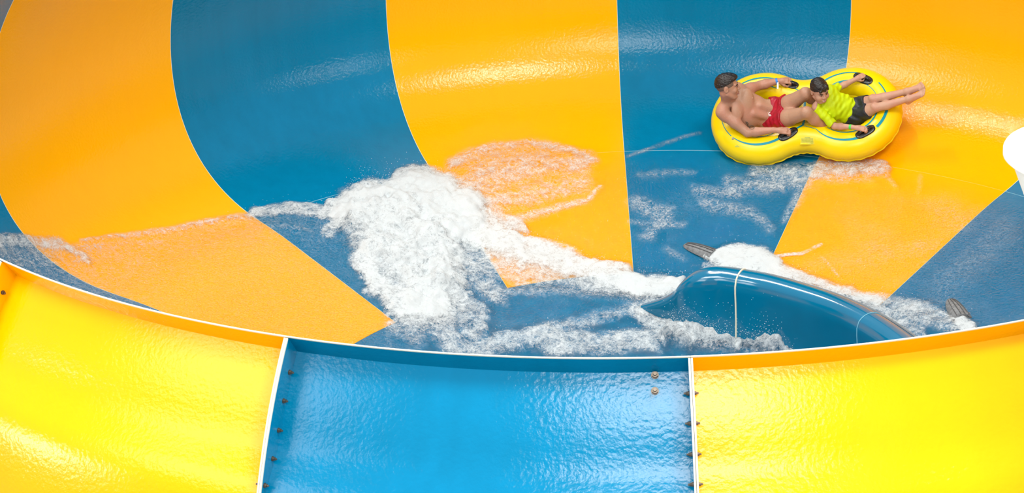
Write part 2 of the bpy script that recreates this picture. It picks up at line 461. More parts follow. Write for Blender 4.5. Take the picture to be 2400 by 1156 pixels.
# ------------------------------------------------------------------ white flared post outside the rim
M_POST = mat('white_painted_steel', (0.88, 0.90, 0.84), rough=0.35, noise_amt=0.04, noise_scale=5)
dist = 9.4; d = ray(2563, 346); top = CP+d*dist; R0 = 200*dist/Q['f']
post = tag(empty('flared_post', (float(top[0]), float(top[1]), -3.0)), 'white post with flared conical top standing outside the bowl', 'post')
zt = float(top[2])+3.0
def lathe(name, prof_, m, parent, n=64):
    V = [(r*math.cos(2*math.pi*j/n), r*math.sin(2*math.pi*j/n), z) for r, z in prof_ for j in range(n)]
    F = grid_faces(len(prof_), n, closed_v=True, flip=True); F.append(tuple(range(n))[::-1] if False else tuple(range(n))); F.append(tuple((len(prof_)-1)*n+i for i in range(n)))
    me = mesh(name, V, F); bm = bmesh.new(); bm.from_mesh(me); bmesh.ops.recalc_face_normals(bm, faces=bm.faces); bm.to_mesh(me); bm.free()
    o = link(name, me, m, parent); return o
def flatcap(o):
    for p in o.data.polygons:
        if len(p.vertices) > 4: p.use_smooth = False
    return o
flatcap(lathe('cap_disc', [(R0*0.97, zt-0.045), (R0, zt-0.035), (R0, zt-0.010), (R0*0.985, zt)], M_POST, post))
flatcap(lathe('flare', [(0.11, zt-0.75), (0.14, zt-0.60), (0.20, zt-0.40), (R0*0.90, zt-0.06), (R0*0.94, zt-0.045)], M_POST, post))
flatcap(lathe('shaft', [(0.20, 0.0), (0.20, 0.03), (0.11, 0.05), (0.11, zt-0.75)], M_POST, post))
# ------------------------------------------------------------------ raft frame (rests in the curve between floor and wall)
KS = S/6.0
FO = np.array([1.9380396, 5.8809677, 0.4385006])*KS
FX = np.array([0.97688021, -0.18875714, 0.10037828])
FY = np.array([0.08858624, 0.78471201, 0.61349779])
FZ = np.cross(FX, FY)
FRAME = Matrix.Identity(4)
for i in range(3):
    FRAME[i][0] = FX[i]; FRAME[i][1] = FY[i]; FRAME[i][2] = FZ[i]; FRAME[i][3] = FO[i]
def to_local(p): p = np.asarray(p)-FO; return np.array([p @ FX, p @ FY, p @ FZ])
def J(u, v, h):
    """photo pixel + height above the raft's middle plane -> raft coordinates"""
    d = ray(u, v); t = (h-np.dot(CP-FO, FZ))/np.dot(d, FZ)
    return to_local(CP+d*t)
LC_R = np.array([CR @ FX, CR @ FY, CR @ FZ]); LC_U = np.array([CU @ FX, CU @ FY, CU @ FZ]); LC_T = -np.array([CF @ FX, CF @ FY, CF @ FZ])
CPL = to_local(CP)
def ray_local(u, v):
    d = ray(u, v); return np.array([d @ FX, d @ FY, d @ FZ])

RC, RM, RHW, RHO, RHZ = 0.5187*KS, 0.4314*KS, 0.2939*KS, 0.19*KS, 0.17*KS
def peanut(n_end=84, n_w=26, c=RC, Rm=RM, hw=RHW):
    Rw = (c*c+hw*hw-Rm*Rm)/(2*(Rm-hw)); yw = hw+Rw
    g = math.atan2(yw, -c); P = []
    for a in np.linspace(-g, g, n_end, endpoint=False): P.append((c+Rm*math.cos(a), Rm*math.sin(a)))
    a0 = math.atan2(-yw, c)
    for a in np.linspace(a0, -math.pi-a0, n_w, endpoint=False): P.append((Rw*math.cos(a), yw+Rw*math.sin(a)))
    P = np.array(P); return np.vstack([P, -P])
PEA = peanut()
def tube_top(x, y):
    """height of the raft's upper skin at (x,y), or None beside it"""
    d = np.min(np.hypot(PEA[:, 0]-x, PEA[:, 1]-y))
    d2 = abs(x)                                   # cross tube
    z = -1
    if d < RHO: z = RHZ*math.sqrt(1-(d/RHO)**2)
    if d2 < 0.12 and abs(y) < RHW: z = max(z, 0.085*math.sqrt(1-(d2/0.12)**2)-0.005)
    return z
M_RAFT = mat('yellow_vinyl', (0.86, 0.63, 0.0), rough=0.3, spec=0.4, noise_amt=0.05, noise_scale=5, bump=0.12, bump_scale=14)
M_TEAL = mat('teal_stripe_vinyl', (0.0, 0.26, 0.34), rough=0.35, spec=0.3, noise_amt=0.1)
M_BLACK = mat('black_rubber_pad', (0.012, 0.012, 0.014), rough=0.28, spec=0.6, noise_amt=0.2, bump=0.1, bump_scale=40)
M_PRINT = mat('faded_green_print', (0.42, 0.50, 0.08), rough=0.5, noise_amt=0.3, noise_scale=50)
M_PRINTBG = mat('printed_vinyl_patch', (0.86, 0.64, 0.02), rough=0.4, noise_amt=0.08, noise_scale=30)

raft = tag(empty('double_raft'), 'yellow figure-eight inflatable double tube with teal stripes and black handles', 'inflatable tube')
raft.matrix_world = FRAME
T_ = np.roll(PEA, -1, 0)-np.roll(PEA, 1, 0); T_ /= np.linalg.norm(T_, axis=1)[:, None]
N_ = np.stack([T_[:, 1], -T_[:, 0]], 1)
nsec = 36
V = []
for i, (c, n) in enumerate(zip(PEA, N_)):
    for j in range(nsec):
        a = 2*math.pi*j/nsec
        # light puckers along the outer weld, low on the side
        w = math.exp(-((a-(2*math.pi-0.45))/0.30)**2)*0.004*math.sin(i*1.35)
        rr = RHO+w
        V.append((c[0]+n[0]*rr*math.cos(a), c[1]+n[1]*rr*math.cos(a), (RHZ+w)*math.sin(a)))
link('tube_skin', mesh('tube_skin', V, grid_faces(len(PEA), nsec, True, True)), M_RAFT, raft)
# outer weld: narrow wavy strip
V = []; npz = len(PEA)
for i, (c, n) in enumerate(zip(PEA, N_)):
    for a, o in ((-0.42, -0.004), (-0.45, 0.012+0.003*math.sin(i*1.35)), (-0.48, -0.004)):
        V.append((c[0]+n[0]*(RHO+o)*math.cos(a), c[1]+n[1]*(RHO+o)*math.cos(a), (RHZ+o)*math.sin(a)))
link('weld_strip', mesh('weld_strip', V, grid_faces(npz, 3, True, True)), M_RAFT, raft)
# cross tube between the two seats
ys = np.linspace(-RHW, RHW, 18); V = []
for y in ys:
    for j in range(24):
        a = 2*math.pi*j/24; V.append((0.12*math.cos(a), y, 0.09*math.sin(a)-0.01))
link('cross_tube', mesh('cross_tube', V, grid_faces(18, 24, closed_v=True)+[tuple(range(24)), tuple(reversed(range(17*24, 18*24)))]), M_RAFT, raft)
# seat floors
for s in (-1, 1):
    V = [(s*RC, 0, -0.085)]; F = []
    nr = 8; na = 40
    for i in range(1, nr+1):
        for j in range(na):
            a = 2*math.pi*j/na; r = (RM-0.02)*i/nr
            V.append((s*RC+r*math.cos(a), r*math.sin(a), -0.085+0.07*(i/nr)**3))
    for j in range(na): F.append((0, 1+j, 1+(j+1) % na))
    for i in range(nr-1):
        for j in range(na):
            a = 1+i*na+j; b = 1+i*na+(j+1) % na; F.append((a, a+na, b+na, b))
    link('seat_floor', mesh('seat_floor', V, F), M_RAFT, raft)
    # inner inflated backrest ring
    pts = [(s*RC+(RM-RHO*0.78)*math.cos(a), (RM-RHO*0.78)*math.sin(a), -0.03) for a in np.linspace(0, 2*math.pi, 49)]
    link('inner_ring', tube_mesh(pts, 0.055, n=14, caps=False, up=(0, 0, 1)), M_RAFT, raft)

def stripe(path, widths, lift=0.0025, name='stripe', m=None, zfun=None):
    """flat ribbon laid on the raft's skin along an (x,y) path"""
    P = np.array(path); n = len(P); V = []
    T = np.gradient(P, axis=0); T /= np.maximum(np.linalg.norm(T, axis=1), 1e-9)[:, None]
    Nn = np.stack([-T[:, 1], T[:, 0]], 1)
    nw = 5
    for i in range(n):
        w = widths[i] if hasattr(widths, '__len__') else widths
        for q in np.linspace(-0.5, 0.5, nw):
            x, y = P[i]+Nn[i]*w*q
            z = tube_top(x, y)+lift
            V.append((x, y, z))
    return link(name, mesh(name, V, grid_faces(n, nw)), m or M_TEAL, raft)
def arc(s, r, a0, a1, n=60):
    a = np.radians(np.linspace(a0, a1, n)); return np.stack([s*RC+r*np.cos(a), r*np.sin(a)], 1)
def taper(n, w0, w1, w2):
    t = np.linspace(0, 1, n); return np.where(t < .5, w0+(w1-w0)*t*2, w1+(w2-w1)*(t*2-1))
# stripes of each ring (outer line, inner line), swelling and thinning like brush strokes
R1, R2 = RM+0.03, RM-0.055
stripe(arc(-1, R1, 48, 150), taper(60, 0.010, 0.018, 0.006))
stripe(arc(-1, R1, 160, 225), taper(60, 0.004, 0.006, 0.008))
stripe(arc(-1, R1, 228, 312), taper(60, 0.006, 0.022, 0.024))
stripe(arc(-1, R2, 60, 150), taper(60, 0.006, 0.020, 0.012))
stripe(arc(-1, R2, 215, 300), taper(60, 0.006, 0.012, 0.008))
stripe(arc(1, R1, -140, -72), taper(60, 0.006, 0.016, 0.026))
stripe(arc(1, R1, -42, 12), taper(60, 0.026, 0.026, 0.012))
stripe(arc(1, R1, 12, 40), taper(60, 0.012, 0.012, 0.012))
stripe(arc(1, R1, 72, 132), taper(60, 0.010, 0.014, 0.020))
stripe(arc(1, R2, -130, -70), taper(60, 0.005, 0.010, 0.016))
stripe(arc(1, R2, -60, -5), taper(60, 0.018, 0.018, 0.006))
stripe(arc(1, R2, 20, 80), taper(60, 0.004, 0.006, 0.008))
stripe(arc(1, R2, 80, 135), taper(60, 0.010, 0.018, 0.014))
# crossing strokes over the waist
def cross_line(p, q, w0, w1):
    t = np.linspace(0, 1, 40)[:, None]; stripe(np.array(p)*(1-t)+np.array(q)*t, taper(40, w0, (w0+w1)/2, w1))
cross_line((-RC+R1*math.cos(math.radians(-48)), R1*math.sin(math.radians(-48))), (-0.005, -RHW+0.045), 0.024, 0.018)
cross_line((-0.005, -RHW+0.045), (RC+R1*math.cos(math.radians(-140)), R1*math.sin(math.radians(-140))), 0.004, 0.006)
cross_line((-0.01, RHW-0.06), (RC+R1*math.cos(math.radians(132)), R1*math.sin(math.radians(132))), 0.024, 0.020)
cross_line((-RC+R1*math.cos(math.radians(48)), R1*math.sin(math.radians(48))), (-0.01, RHW-0.06), 0.006, 0.010)
stripe(np.stack([np.full(30, 0.0), np.linspace(-RHW+0.05, RHW-0.06, 30)], 1), 0.022)

def handle(u, v, ang):
    """oval pad with a strap grip; ang = direction of the long axis in the raft plane"""
    p = J(u, v, 0.12); 
    for _ in range(6):
        z = tube_top(p[0], p[1]); p = J(u, v, z if z > 0 else 0.1)
    ca, sa = math.cos(ang), math.sin(ang); L, B = 0.098, 0.046
    V = []; nl, nb = 22, 9; F = []
    def put(a, b, h):
        x = p[0]+ca*a-sa*b; y = p[1]+sa*a+ca*b
        z = tube_top(x, y); return (x, y, max(z, 0.02)+h)
    rings = [(1.0, -0.004), (1.0, 0.006), (0.93, 0.011), (0.75, 0.012), (0.4, 0.011), (0.0, 0.011)]
    na = 36
    for sc, h in rings:
        for j in range(na):
            t = 2*math.pi*j/na
            ex = math.copysign(abs(math.cos(t))**0.75, math.cos(t)); ey = math.copysign(abs(math.sin(t))**0.75, math.sin(t))
            V.append(put(L*sc*ex, B*sc*ey, h))
    F = grid_faces(len(rings), na, closed_v=True)
    me = mesh('handle', V, F)
    h = link('handle', me, M_BLACK, raft)
    c = np.array(put(0, 0, 0)); d1 = np.array([ca, sa, 0])
    path = [np.array(put(t*0.075, 0, 0.008+0.032*max(0, 1-t**4))) for t in np.linspace(-1, 1, 17)]
    g = link('strap_grip', tube_mesh(path, [0.012]*17, n=10), M_BLACK, h)
    pv = np.array(put(0, 0, 0)); return np.array(put(0, 0, 0.04)), d1
def edge_ring(): pass
HANDLES = dict(mr=handle(1847, 314, math.radians(30)), ml=handle(1849, 196, math.radians(-24)),
               br=handle(2028, 309, math.radians(31)), bl=handle(2023, 184, math.radians(-30)))
# printed notice block on the waist and small print
def print_block(u0, v0, u1, v1, rows):
    P = []
    def surf(u, v):
        p = J(u, v, 0.1)
        for _ in range(8):
            z = tube_top(p[0], p[1]); p = J(u, v, max(z, 0.0))
        return p
    us = np.linspace(u0, u1, 8); vs_ = np.linspace(v0, v1, 6)
    V = [surf(u, v)+np.array([0, 0, 0.0015]) for u in us for v in vs_]
    pb = link('printed_notice', mesh('printed_notice', V, grid_faces(8, 6, flip=True)), M_PRINTBG, raft)
    for i in range(rows):
        f = (i+0.5)/rows; v = v0+(v1-v0)*(0.08+0.84*f)
        a, b = (0.30, 0.70) if i == 0 else (0.06+0.02*random.random(), 0.90+0.05*random.random())
        us2 = np.linspace(u0+(u1-u0)*a, u0+(u1-u0)*b, 12)
        V = []
        for u in us2:
            for dv in (-0.5, 0.5): V.append(surf(u, v+dv*(v1-v0)/rows*0.55)+np.array([0, 0, 0.003]))
        link('print_line', mesh('print_line', V, grid_faces(12, 2, flip=True)), M_PRINT, pb)
print_block(1876, 320, 1909, 339, 5)
print_block(1722, 340, 1734, 346, 2)
# inflation valve
vp = J(1718, 325, 0.1)
for _ in range(6): vp = J(1718, 325, max(tube_top(vp[0], vp[1]), 0))
bm = bmesh.new(); bmesh.ops.create_cone(bm, cap_ends=True, segments=14, radius1=0.014, radius2=0.010, depth=0.012)
me = bpy.data.meshes.new('valve'); bm.to_mesh(me); bm.free()
vo = link('valve', me, mat('grey_valve', (0.35, 0.33, 0.28), rough=0.4, noise_amt=0.2), raft, smooth=False); vo.location = vp
# ------------------------------------------------------------------ bodies: blended volumes -> one continuous skin
def nrm(v): v = np.asarray(v, float); return v/np.linalg.norm(v)
class Body:
    def __init__(self, lo, hi, vox):
        self.lo = np.array(lo, float); self.vox = vox
        n = np.ceil((np.array(hi)-self.lo)/vox).astype(int)+1; self.n = n
        self.D = np.full(tuple(n), 0.25, np.float32)
    def _blk(self, lo, hi):
        i0 = np.clip(np.floor((np.asarray(lo)-self.lo)/self.vox).astype(int), 0, self.n-1)
        i1 = np.clip(np.ceil((np.asarray(hi)-self.lo)/self.vox).astype(int)+1, 1, self.n)
        sl = tuple(slice(a, b) for a, b in zip(i0, i1))
        ax = [self.lo[k]+np.arange(i0[k], i1[k])*self.vox for k in range(3)]
        X = np.stack(np.meshgrid(*ax, indexing='ij'), -1)
        return sl, X
    def _mix(self, sl, d, k, op):
        A = self.D[sl]
        if op == 'sub':
            d = -d; h = np.clip(0.5-0.5*(A-d)/max(k, 1e-5), 0, 1); self.D[sl] = A*(1-h)+d*h+k*h*(1-h)
        else:
            h = np.clip(0.5+0.5*(A-d)/max(k, 1e-5), 0, 1); self.D[sl] = A*(1-h)+d*h-k*h*(1-h)
    def cone(self, a, b, ra, rb, k=0.015, cuts=(), op='add'):
        a = np.asarray(a, float); b = np.asarray(b, float); m = max(ra, rb)+k*1.5+0.02
        sl, X = self._blk(np.minimum(a, b)-m, np.maximum(a, b)+m)
        ab = b-a; t = np.clip(((X-a) @ ab)/max(ab @ ab, 1e-9), 0, 1)
        d = np.linalg.norm(X-(a+t[..., None]*ab), axis=-1)-(ra+(rb-ra)*t)
        for p, n in cuts: d = np.maximum(d, (X-np.asarray(p)) @ nrm(n))
        self._mix(sl, d.astype(np.float32), k, op)
    def chain(self, pts, radii, k=0.015, **kw):
        for i in range(len(pts)-1): self.cone(pts[i], pts[i+1], radii[i], radii[i+1], k, **kw)
    def ell(self, c, axes, r, k=0.015, op='add', cuts=()):
        c = np.asarray(c, float); A = np.array([nrm(v) for v in axes]); r = np.asarray(r, float); m = r.max()+k*1.5+0.02
        sl, X = self._blk(c-m, c+m)
        q = (X-c) @ A.T
        k0 = np.linalg.norm(q/r, axis=-1); k1 = np.linalg.norm(q/(r*r), axis=-1)
        d = k0*(k0-1)/np.maximum(k1, 1e-6)
        d = np.where(k0 < 0.2, -r.min()*0.8, d)
        for p, n in cuts: d = np.maximum(d, (X-np.asarray(p)) @ nrm(n))
        self._mix(sl, d.astype(np.float32), k, op)
    def cut(self, p, n):
        sl, X = self._blk(self.lo, self.lo+self.n*self.vox)
        self.D = np.maximum(self.D, ((X-np.asarray(p)) @ nrm(n)).astype(np.float32))
    def ripple(self, amp, freq, seed=0, direction=None):
        sl, X = self._blk(self.lo, self.lo+self.n*self.vox)
        r = np.random.default_rng(seed); s = np.zeros(X.shape[:3], np.float32)
        for _ in range(6):
            d = nrm(r.normal(size=3)) if direction is None else nrm(np.asarray(direction)+0.45*r.normal(size=3))
            s += np.sin((X @ d)*freq*(0.6+0.9*r.random())+r.random()*6.28).astype(np.float32)
        near = np.exp(-(self.D/0.03)**2)
        self.D = self.D-amp*s/3.0*near
    def mesh(self, name):
        D = self.D; lo = self.lo; vx = self.vox
        ins = D < 0
        c = np.zeros(tuple(np.array(D.shape)-1), np.int8)
        for dx in (0, 1):
            for dy in (0, 1):
                for dz in (0, 1):
                    c += ins[dx:D.shape[0]-1+dx, dy:D.shape[1]-1+dy, dz:D.shape[2]-1+dz]
        act = (c > 0) & (c < 8)
        idx = np.full(act.shape, -1, np.int32); cells = np.argwhere(act); idx[act] = np.arange(len(cells))
        acc = np.zeros((len(cells), 3)); cnt = np.zeros(len(cells))
        off = [(x, y, z) for x in (0, 1) for y in (0, 1) for z in (0, 1)]
        for i, a in enumerate(off):
            for b in off[i+1:]:
                if sum(abs(p-q) for p, q in zip(a, b)) != 1: continue
                va = D[cells[:, 0]+a[0], cells[:, 1]+a[1], cells[:, 2]+a[2]]; vb = D[cells[:, 0]+b[0], cells[:, 1]+b[1], cells[:, 2]+b[2]]
                m = (va < 0) != (vb < 0)
                t = np.where(m, va/np.where(m, va-vb, 1), 0)
                P = np.array(a)+t[:, None]*(np.array(b)-np.array(a))
                acc[m] += P[m]; cnt[m] += 1
        V = lo+(cells+acc/np.maximum(cnt, 1)[:, None])*vx
        Fs = []
        for ax in range(3):
            s0 = [slice(None)]*3; s1 = [slice(None)]*3
            s0[ax] = slice(0, -1); s1[ax] = slice(1, None)
            A = ins[tuple(s0)]; B = ins[tuple(s1)]
            E = np.argwhere(A != B)
            o1, o2 = [(1, 2), (2, 0), (0, 1)][ax]
            E = E[(E[:, o1] > 0) & (E[:, o2] > 0) & (E[:, o1] < D.shape[o1]-1) & (E[:, o2] < D.shape[o2]-1)]
            def cid(d1, d2):
                q = E.copy(); q[:, o1] += d1; q[:, o2] += d2; return idx[q[:, 0], q[:, 1], q[:, 2]]
            f = np.stack([cid(-1, -1), cid(0, -1), cid(0, 0), cid(-1, 0)], 1)
            inside_first = A[E[:, 0], E[:, 1], E[:, 2]]
            f[~inside_first] = f[~inside_first][:, ::-1]
            Fs.append(f)
        F = np.vstack(Fs); F = F[(F >= 0).all(1)]
        return big_mesh(name, V, F)

from mathutils.bvhtree import BVHTree
def bvh(me): return BVHTree.FromPolygons([v.co[:] for v in me.vertices], [p.vertices[:] for p in me.polygons])
def cast(tree, u, v, lift=0.001):
    d = ray_local(u, v); hit, n, i, t = tree.ray_cast(Vector(CPL), Vector(d))
    if hit is None: return None
    return np.array(hit)+np.array(n)*lift
def stroke_on(tree, pts, rad, name, m, parent, n=24):
    P = catmull(np.array(pts, float), n); W_ = [cast(tree, u, v) for u, v in P]; W_ = [w for w in W_ if w is not None]
    if len(W_) < 2: return None
    return link(name, tube_mesh(W_, rad, n=6), m, parent)

M_SKIN = mat('fair_skin', (0.43, 0.245, 0.155), rough=0.42, spec=0.35, noise_amt=0.3, noise_scale=4.5, noise_col=(0.47, 0.205, 0.14), sss=0.12, bump=0.25, bump_scale=70)
M_SKINB = mat('pale_child_skin', (0.50, 0.29, 0.195), rough=0.45, spec=0.3, noise_amt=0.3, noise_scale=7, noise_col=(0.50, 0.24, 0.17), sss=0.12, bump=0.15, bump_scale=70)
M_HAIR = mat('wet_dark_brown_hair', (0.014, 0.009, 0.007), rough=0.35, spec=0.5, noise_amt=0.5, noise_scale=60, bump=0.5, bump_scale=120)
M_FADE = mat('clipped_hair', (0.16, 0.095, 0.065), rough=0.6, noise_amt=0.4, noise_scale=160)
M_RED = mat('wet_red_cloth', (0.40, 0.006, 0.022), rough=0.38, spec=0.4, noise_amt=0.35, noise_scale=22, bump=0.3, bump_scale=45)
M_NAVY = mat('charcoal_swim_cloth', (0.020, 0.024, 0.032), rough=0.45, spec=0.4, noise_amt=0.4, noise_scale=25, bump=0.25, bump_scale=50)
M_LIME = mat('lime_yellow_rash_vest', (0.56, 0.72, 0.0), rough=0.55, spec=0.3, noise_amt=0.15, noise_scale=12, bump=0.15, bump_scale=40)
M_WHITE = mat('white_print', (0.85, 0.85, 0.83), rough=0.5, noise_amt=0.05)
M_EYE = mat('eye_white', (0.7, 0.68, 0.65), rough=0.25, noise_amt=0.05)
M_IRIS = mat('dark_iris', (0.02, 0.015, 0.012), rough=0.2, noise_amt=0.1)
M_LIP = mat('lips', (0.42, 0.15, 0.13), rough=0.4, noise_amt=0.2)
M_TOOTH = mat('teeth', (0.85, 0.82, 0.75), rough=0.3, noise_amt=0.03)
M_BAND_B = mat('blue_wristband', (0.01, 0.20, 0.62), rough=0.4, noise_amt=0.1)
M_BAND_G = mat('green_wristband', (0.06, 0.62, 0.06), rough=0.4, noise_amt=0.1)
M_TATTOO = mat('tattoo_ink', (0.10, 0.10, 0.075), rough=0.5, noise_amt=0.3)

def frame_from(f, u):
    f = nrm(f); u = np.asarray(u, float); u = nrm(u-f*(u @ f)); l = np.cross(u, f); return f, l, u
def head(B, C, f, l, u, s, child=False):
    """skull, jaw, nose, lips, brow, sockets, ears; s scales a 0.235 m head"""
    P = lambda a, b, c: C+s*(a*f+b*l+c*u)
    ax = (f, l, u)
    B.ell(P(-0.012, 0, 0.028), ax, s*np.array([0.098, 0.077, 0.090]), 0.01)
    B.ell(P(0.022, 0, -0.040), ax, s*np.array([0.072, 0.060, 0.078]), s*0.03)
    if child: B.ell(P(0.056, 0, -0.096), ax, s*np.array([0.022, 0.026, 0.018]), s*0.03)
    else: B.ell(P(0.066, 0, -0.104), ax, s*np.array([0.022, 0.026, 0.018]), s*0.022)
    for q in (-1, 1):
        B.cone(P(-0.004, q*0.056, -0.055), P(0.05, q*0.026, -0.100), s*0.020, s*0.018, s*0.02)
        if child: B.ell(P(0.056, q*0.040, -0.044), ax, s*np.array([0.030, 0.028, 0.030]), s*0.02)
        B.ell(P(0.062, q*0.038, -0.028), ax, s*np.array([0.026, 0.024, 0.026]), s*0.015)
        B.cone(P(0.083, q*0.012, 0.026), P(0.072, q*0.046, 0.026), s*0.012, s*0.010, s*0.012)
        B.ell(P(0.100, q*0.031, 0.006), ax, s*np.array([0.017, 0.019, 0.011]), s*0.008, op='sub')
        B.ell(P(0.078, q*0.031, 0.006), ax, s*np.array([0.012, 0.013, 0.011]), s*0.004)
        B.ell(P(-0.014, q*0.080, -0.004), (nrm(f-0.4*q*l), l, u), s*np.array([0.021, 0.009, 0.033]), s*0.006)
        B.ell(P(-0.002, q*0.090, -0.002), ax, s*np.array([0.010, 0.008, 0.018]), s*0.004, op='sub')
    B.cone(P(0.086 if child else 0.088, 0, 0.012), P(0.101 if child else 0.108, 0, -0.024), s*0.008, s*0.0115, s*0.010)
    for q in (-1, 1): B.ell(P(0.098, q*0.012, -0.028), ax, s*np.array([0.009, 0.008, 0.008]), s*0.006)
    B.ell(P(0.092, 0, -0.058), ax, s*np.array([0.010, 0.024, 0.0065]), s*0.006)
    B.ell(P(0.089, 0, -0.071), ax, s*np.array([0.010, 0.021, 0.0075]), s*0.006)
    B.ell(P(0.103, 0, -0.0645), ax, s*np.array([0.010, 0.022, 0.0022]), s*0.002, op='sub')
    return P
def face_bits(P, f, l, u, s, parent, smile=False):
    ax = (f, l, u)
    def blob(name, c, r, m):
        bm = bmesh.new(); bmesh.ops.create_icosphere(bm, subdivisions=2, radius=1.0)
        A = np.array(ax)
        for v in bm.verts:
            p = np.array(v.co)*np.array(r)*s; v.co = Vector(c+p @ A)
        me = bpy.data.meshes.new(name); bm.to_mesh(me); bm.free(); return link(name, me, m, parent)
    for q in (-1, 1):
        e = blob('eye', P(0.081, q*0.031, 0.004), (0.009, 0.010, 0.0045), M_EYE)
        ir = blob('iris', P(0.0885, q*0.030, 0.003), (0.004, 0.005, 0.005), M_IRIS)
        pts = [P(0.094, q*0.014, 0.021), P(0.095, q*0.026, 0.026), P(0.086, q*0.042, 0.025), P(0.074, q*0.052, 0.018)]
        link('eyebrow', tube_mesh(catmull(pts, 12), [s*0.002+s*0.002*math.sin(math.pi*i/11) for i in range(12)], n=6), M_HAIR, parent)
        pts = [P(0.092, q*0.018, 0.009), P(0.094, q*0.031, 0.012), P(0.084, q*0.044, 0.007)]
        link('eyelash', tube_mesh(catmull(pts, 8), s*0.0020, n=5), M_HAIR, parent)
    if smile:
        pts = [P(0.082, 0.028, -0.052), P(0.094, 0.016, -0.062), P(0.099, 0, -0.065), P(0.094, -0.016, -0.062), P(0.082, -0.028, -0.052)]
        link('teeth', tube_mesh(catmull(pts, 14), [s*0.001+s*0.0022*math.sin(math.pi*i/13) for i in range(14)], n=6), M_TOOTH, parent)
    lo = [P(0.084, 0.022, -0.066), P(0.097, 0.011, -0.0735), P(0.100, 0, -0.075), P(0.097, -0.011, -0.0735), P(0.084, -0.022, -0.066)]
    link('lip', tube_mesh(catmull(lo, 12), [s*0.002+s*0.003*math.sin(math.pi*i/11) for i in range(12)], n=6), M_LIP, parent)
    up_ = [P(0.084, 0.023, -0.060), P(0.100, 0.008, -0.0555), P(0.102, 0, -0.057), P(0.100, -0.008, -0.0555), P(0.084, -0.023, -0.060)]
    link('lip', tube_mesh(catmull(up_, 12), [s*0.0015+s*0.0025*math.sin(math.pi*i/11) for i in range(12)], n=6), M_LIP, parent)
def hand(B, wrist, grip, gdir, s, side, down=(0, 0, -1)):
    """fist closed on a bar at `grip` running along gdir; four fingers wrap over it, thumb from the palm's inner side"""
    d = nrm(grip-wrist); dn = np.asarray(down, float); dn = nrm(dn-d*(dn @ d)); lat = np.cross(d, dn)*1.0
    back = -dn
    kn = grip+back*0.012*s-d*0.012*s                    # knuckle line, just above the bar
    B.chain([wrist, wrist*0.45+kn*0.55, kn], [0.024*s, 0.027*s, 0.020*s], 0.012)
    for q in (-0.027, -0.009, 0.009, 0.026):
        B.cone(wrist*0.6+kn*0.4+lat*q*0.6*s, kn+lat*q*s, 0.013*s, 0.0115*s, 0.010)
    ln = {-0.027: 0.95, -0.009: 1.08, 0.009: 1.0, 0.026: 0.80}
    for q, g in ln.items():
        k0 = kn+lat*q*s
        k1 = k0+s*g*(d*0.034+dn*0.006); k2 = k1+s*g*(d*0.004+dn*0.026); k3 = k2+s*g*(-d*0.020+dn*0.006)
        B.chain([k0, k1, k2, k3], [0.0105*s, 0.0092*s, 0.0085*s, 0.0075*s], 0.003)
    t0 = wrist*0.62+kn*0.38+lat*side*0.018*s+dn*0.008*s
    t1 = t0+s*(d*0.030+lat*side*0.020+dn*0.010); t2 = t1+s*(d*0.030+lat*side*0.002+dn*0.016); t3 = t2+s*(d*0.018-lat*side*0.012+dn*0.006)
    B.chain([t0, t1, t2, t3], [0.015*s, 0.0125*s, 0.0105*s, 0.0085*s], 0.005)
def foot(B, ankle, toe, upv, s, side):
    """bare foot: heel, instep, five toes"""
    d = nrm(toe-ankle); n = np.asarray(upv, float); n = nrm(n-d*(n @ d)); lat = np.cross(d, n)
    L = np.linalg.norm(toe-ankle)
    sole = -n
    heel = ankle-d*0.028*s+sole*0.030*s
    B.cone(ankle, heel, 0.030*s, 0.028*s, 0.015)
    ball = ankle+d*(L-0.045*s)+sole*0.028*s
    B.cone(ankle+sole*0.004, ball, 0.032*s, 0.020*s, 0.015)
    B.cone(heel, ball+lat*0.012*s, 0.026*s, 0.019*s, 0.012); B.cone(heel, ball-lat*0.016*s, 0.025*s, 0.018*s, 0.012)
    for i, (q, g, r) in enumerate(((0.030, 0.046, 0.0125), (0.012, 0.046, 0.0092), (-0.003, 0.041, 0.0088), (-0.017, 0.035, 0.0085), (-0.030, 0.028, 0.0083))):
        b0 = ball+lat*q*side*s; b1 = b0+d*g*s+n*0.010*s
        B.cone(b0, b1, r*1.15*s, r*s, 0.004)
def band(name, a, b, t, r, w, m, parent):
    """flat ring round a limb between joints a and b"""
    c = a+(b-a)*t; d = nrm(b-a); x = nrm(np.cross(d, (0.3, 0.2, 1))); y = np.cross(d, x)
    V = []
    for rr, h in ((r, -w/2), (r+0.003, -w/2), (r+0.003, w/2), (r, w/2)):
        for j in range(28):
            q = 2*math.pi*j/28; V.append(c+d*h+rr*(math.cos(q)*x+math.sin(q)*y))
    return link(name, mesh(name, V, grid_faces(4, 28, True, True)), m, parent)
def person(me, m, label):
    o = link('person', me, m); o.matrix_world = FRAME; tag(o, label, 'person', None); return o
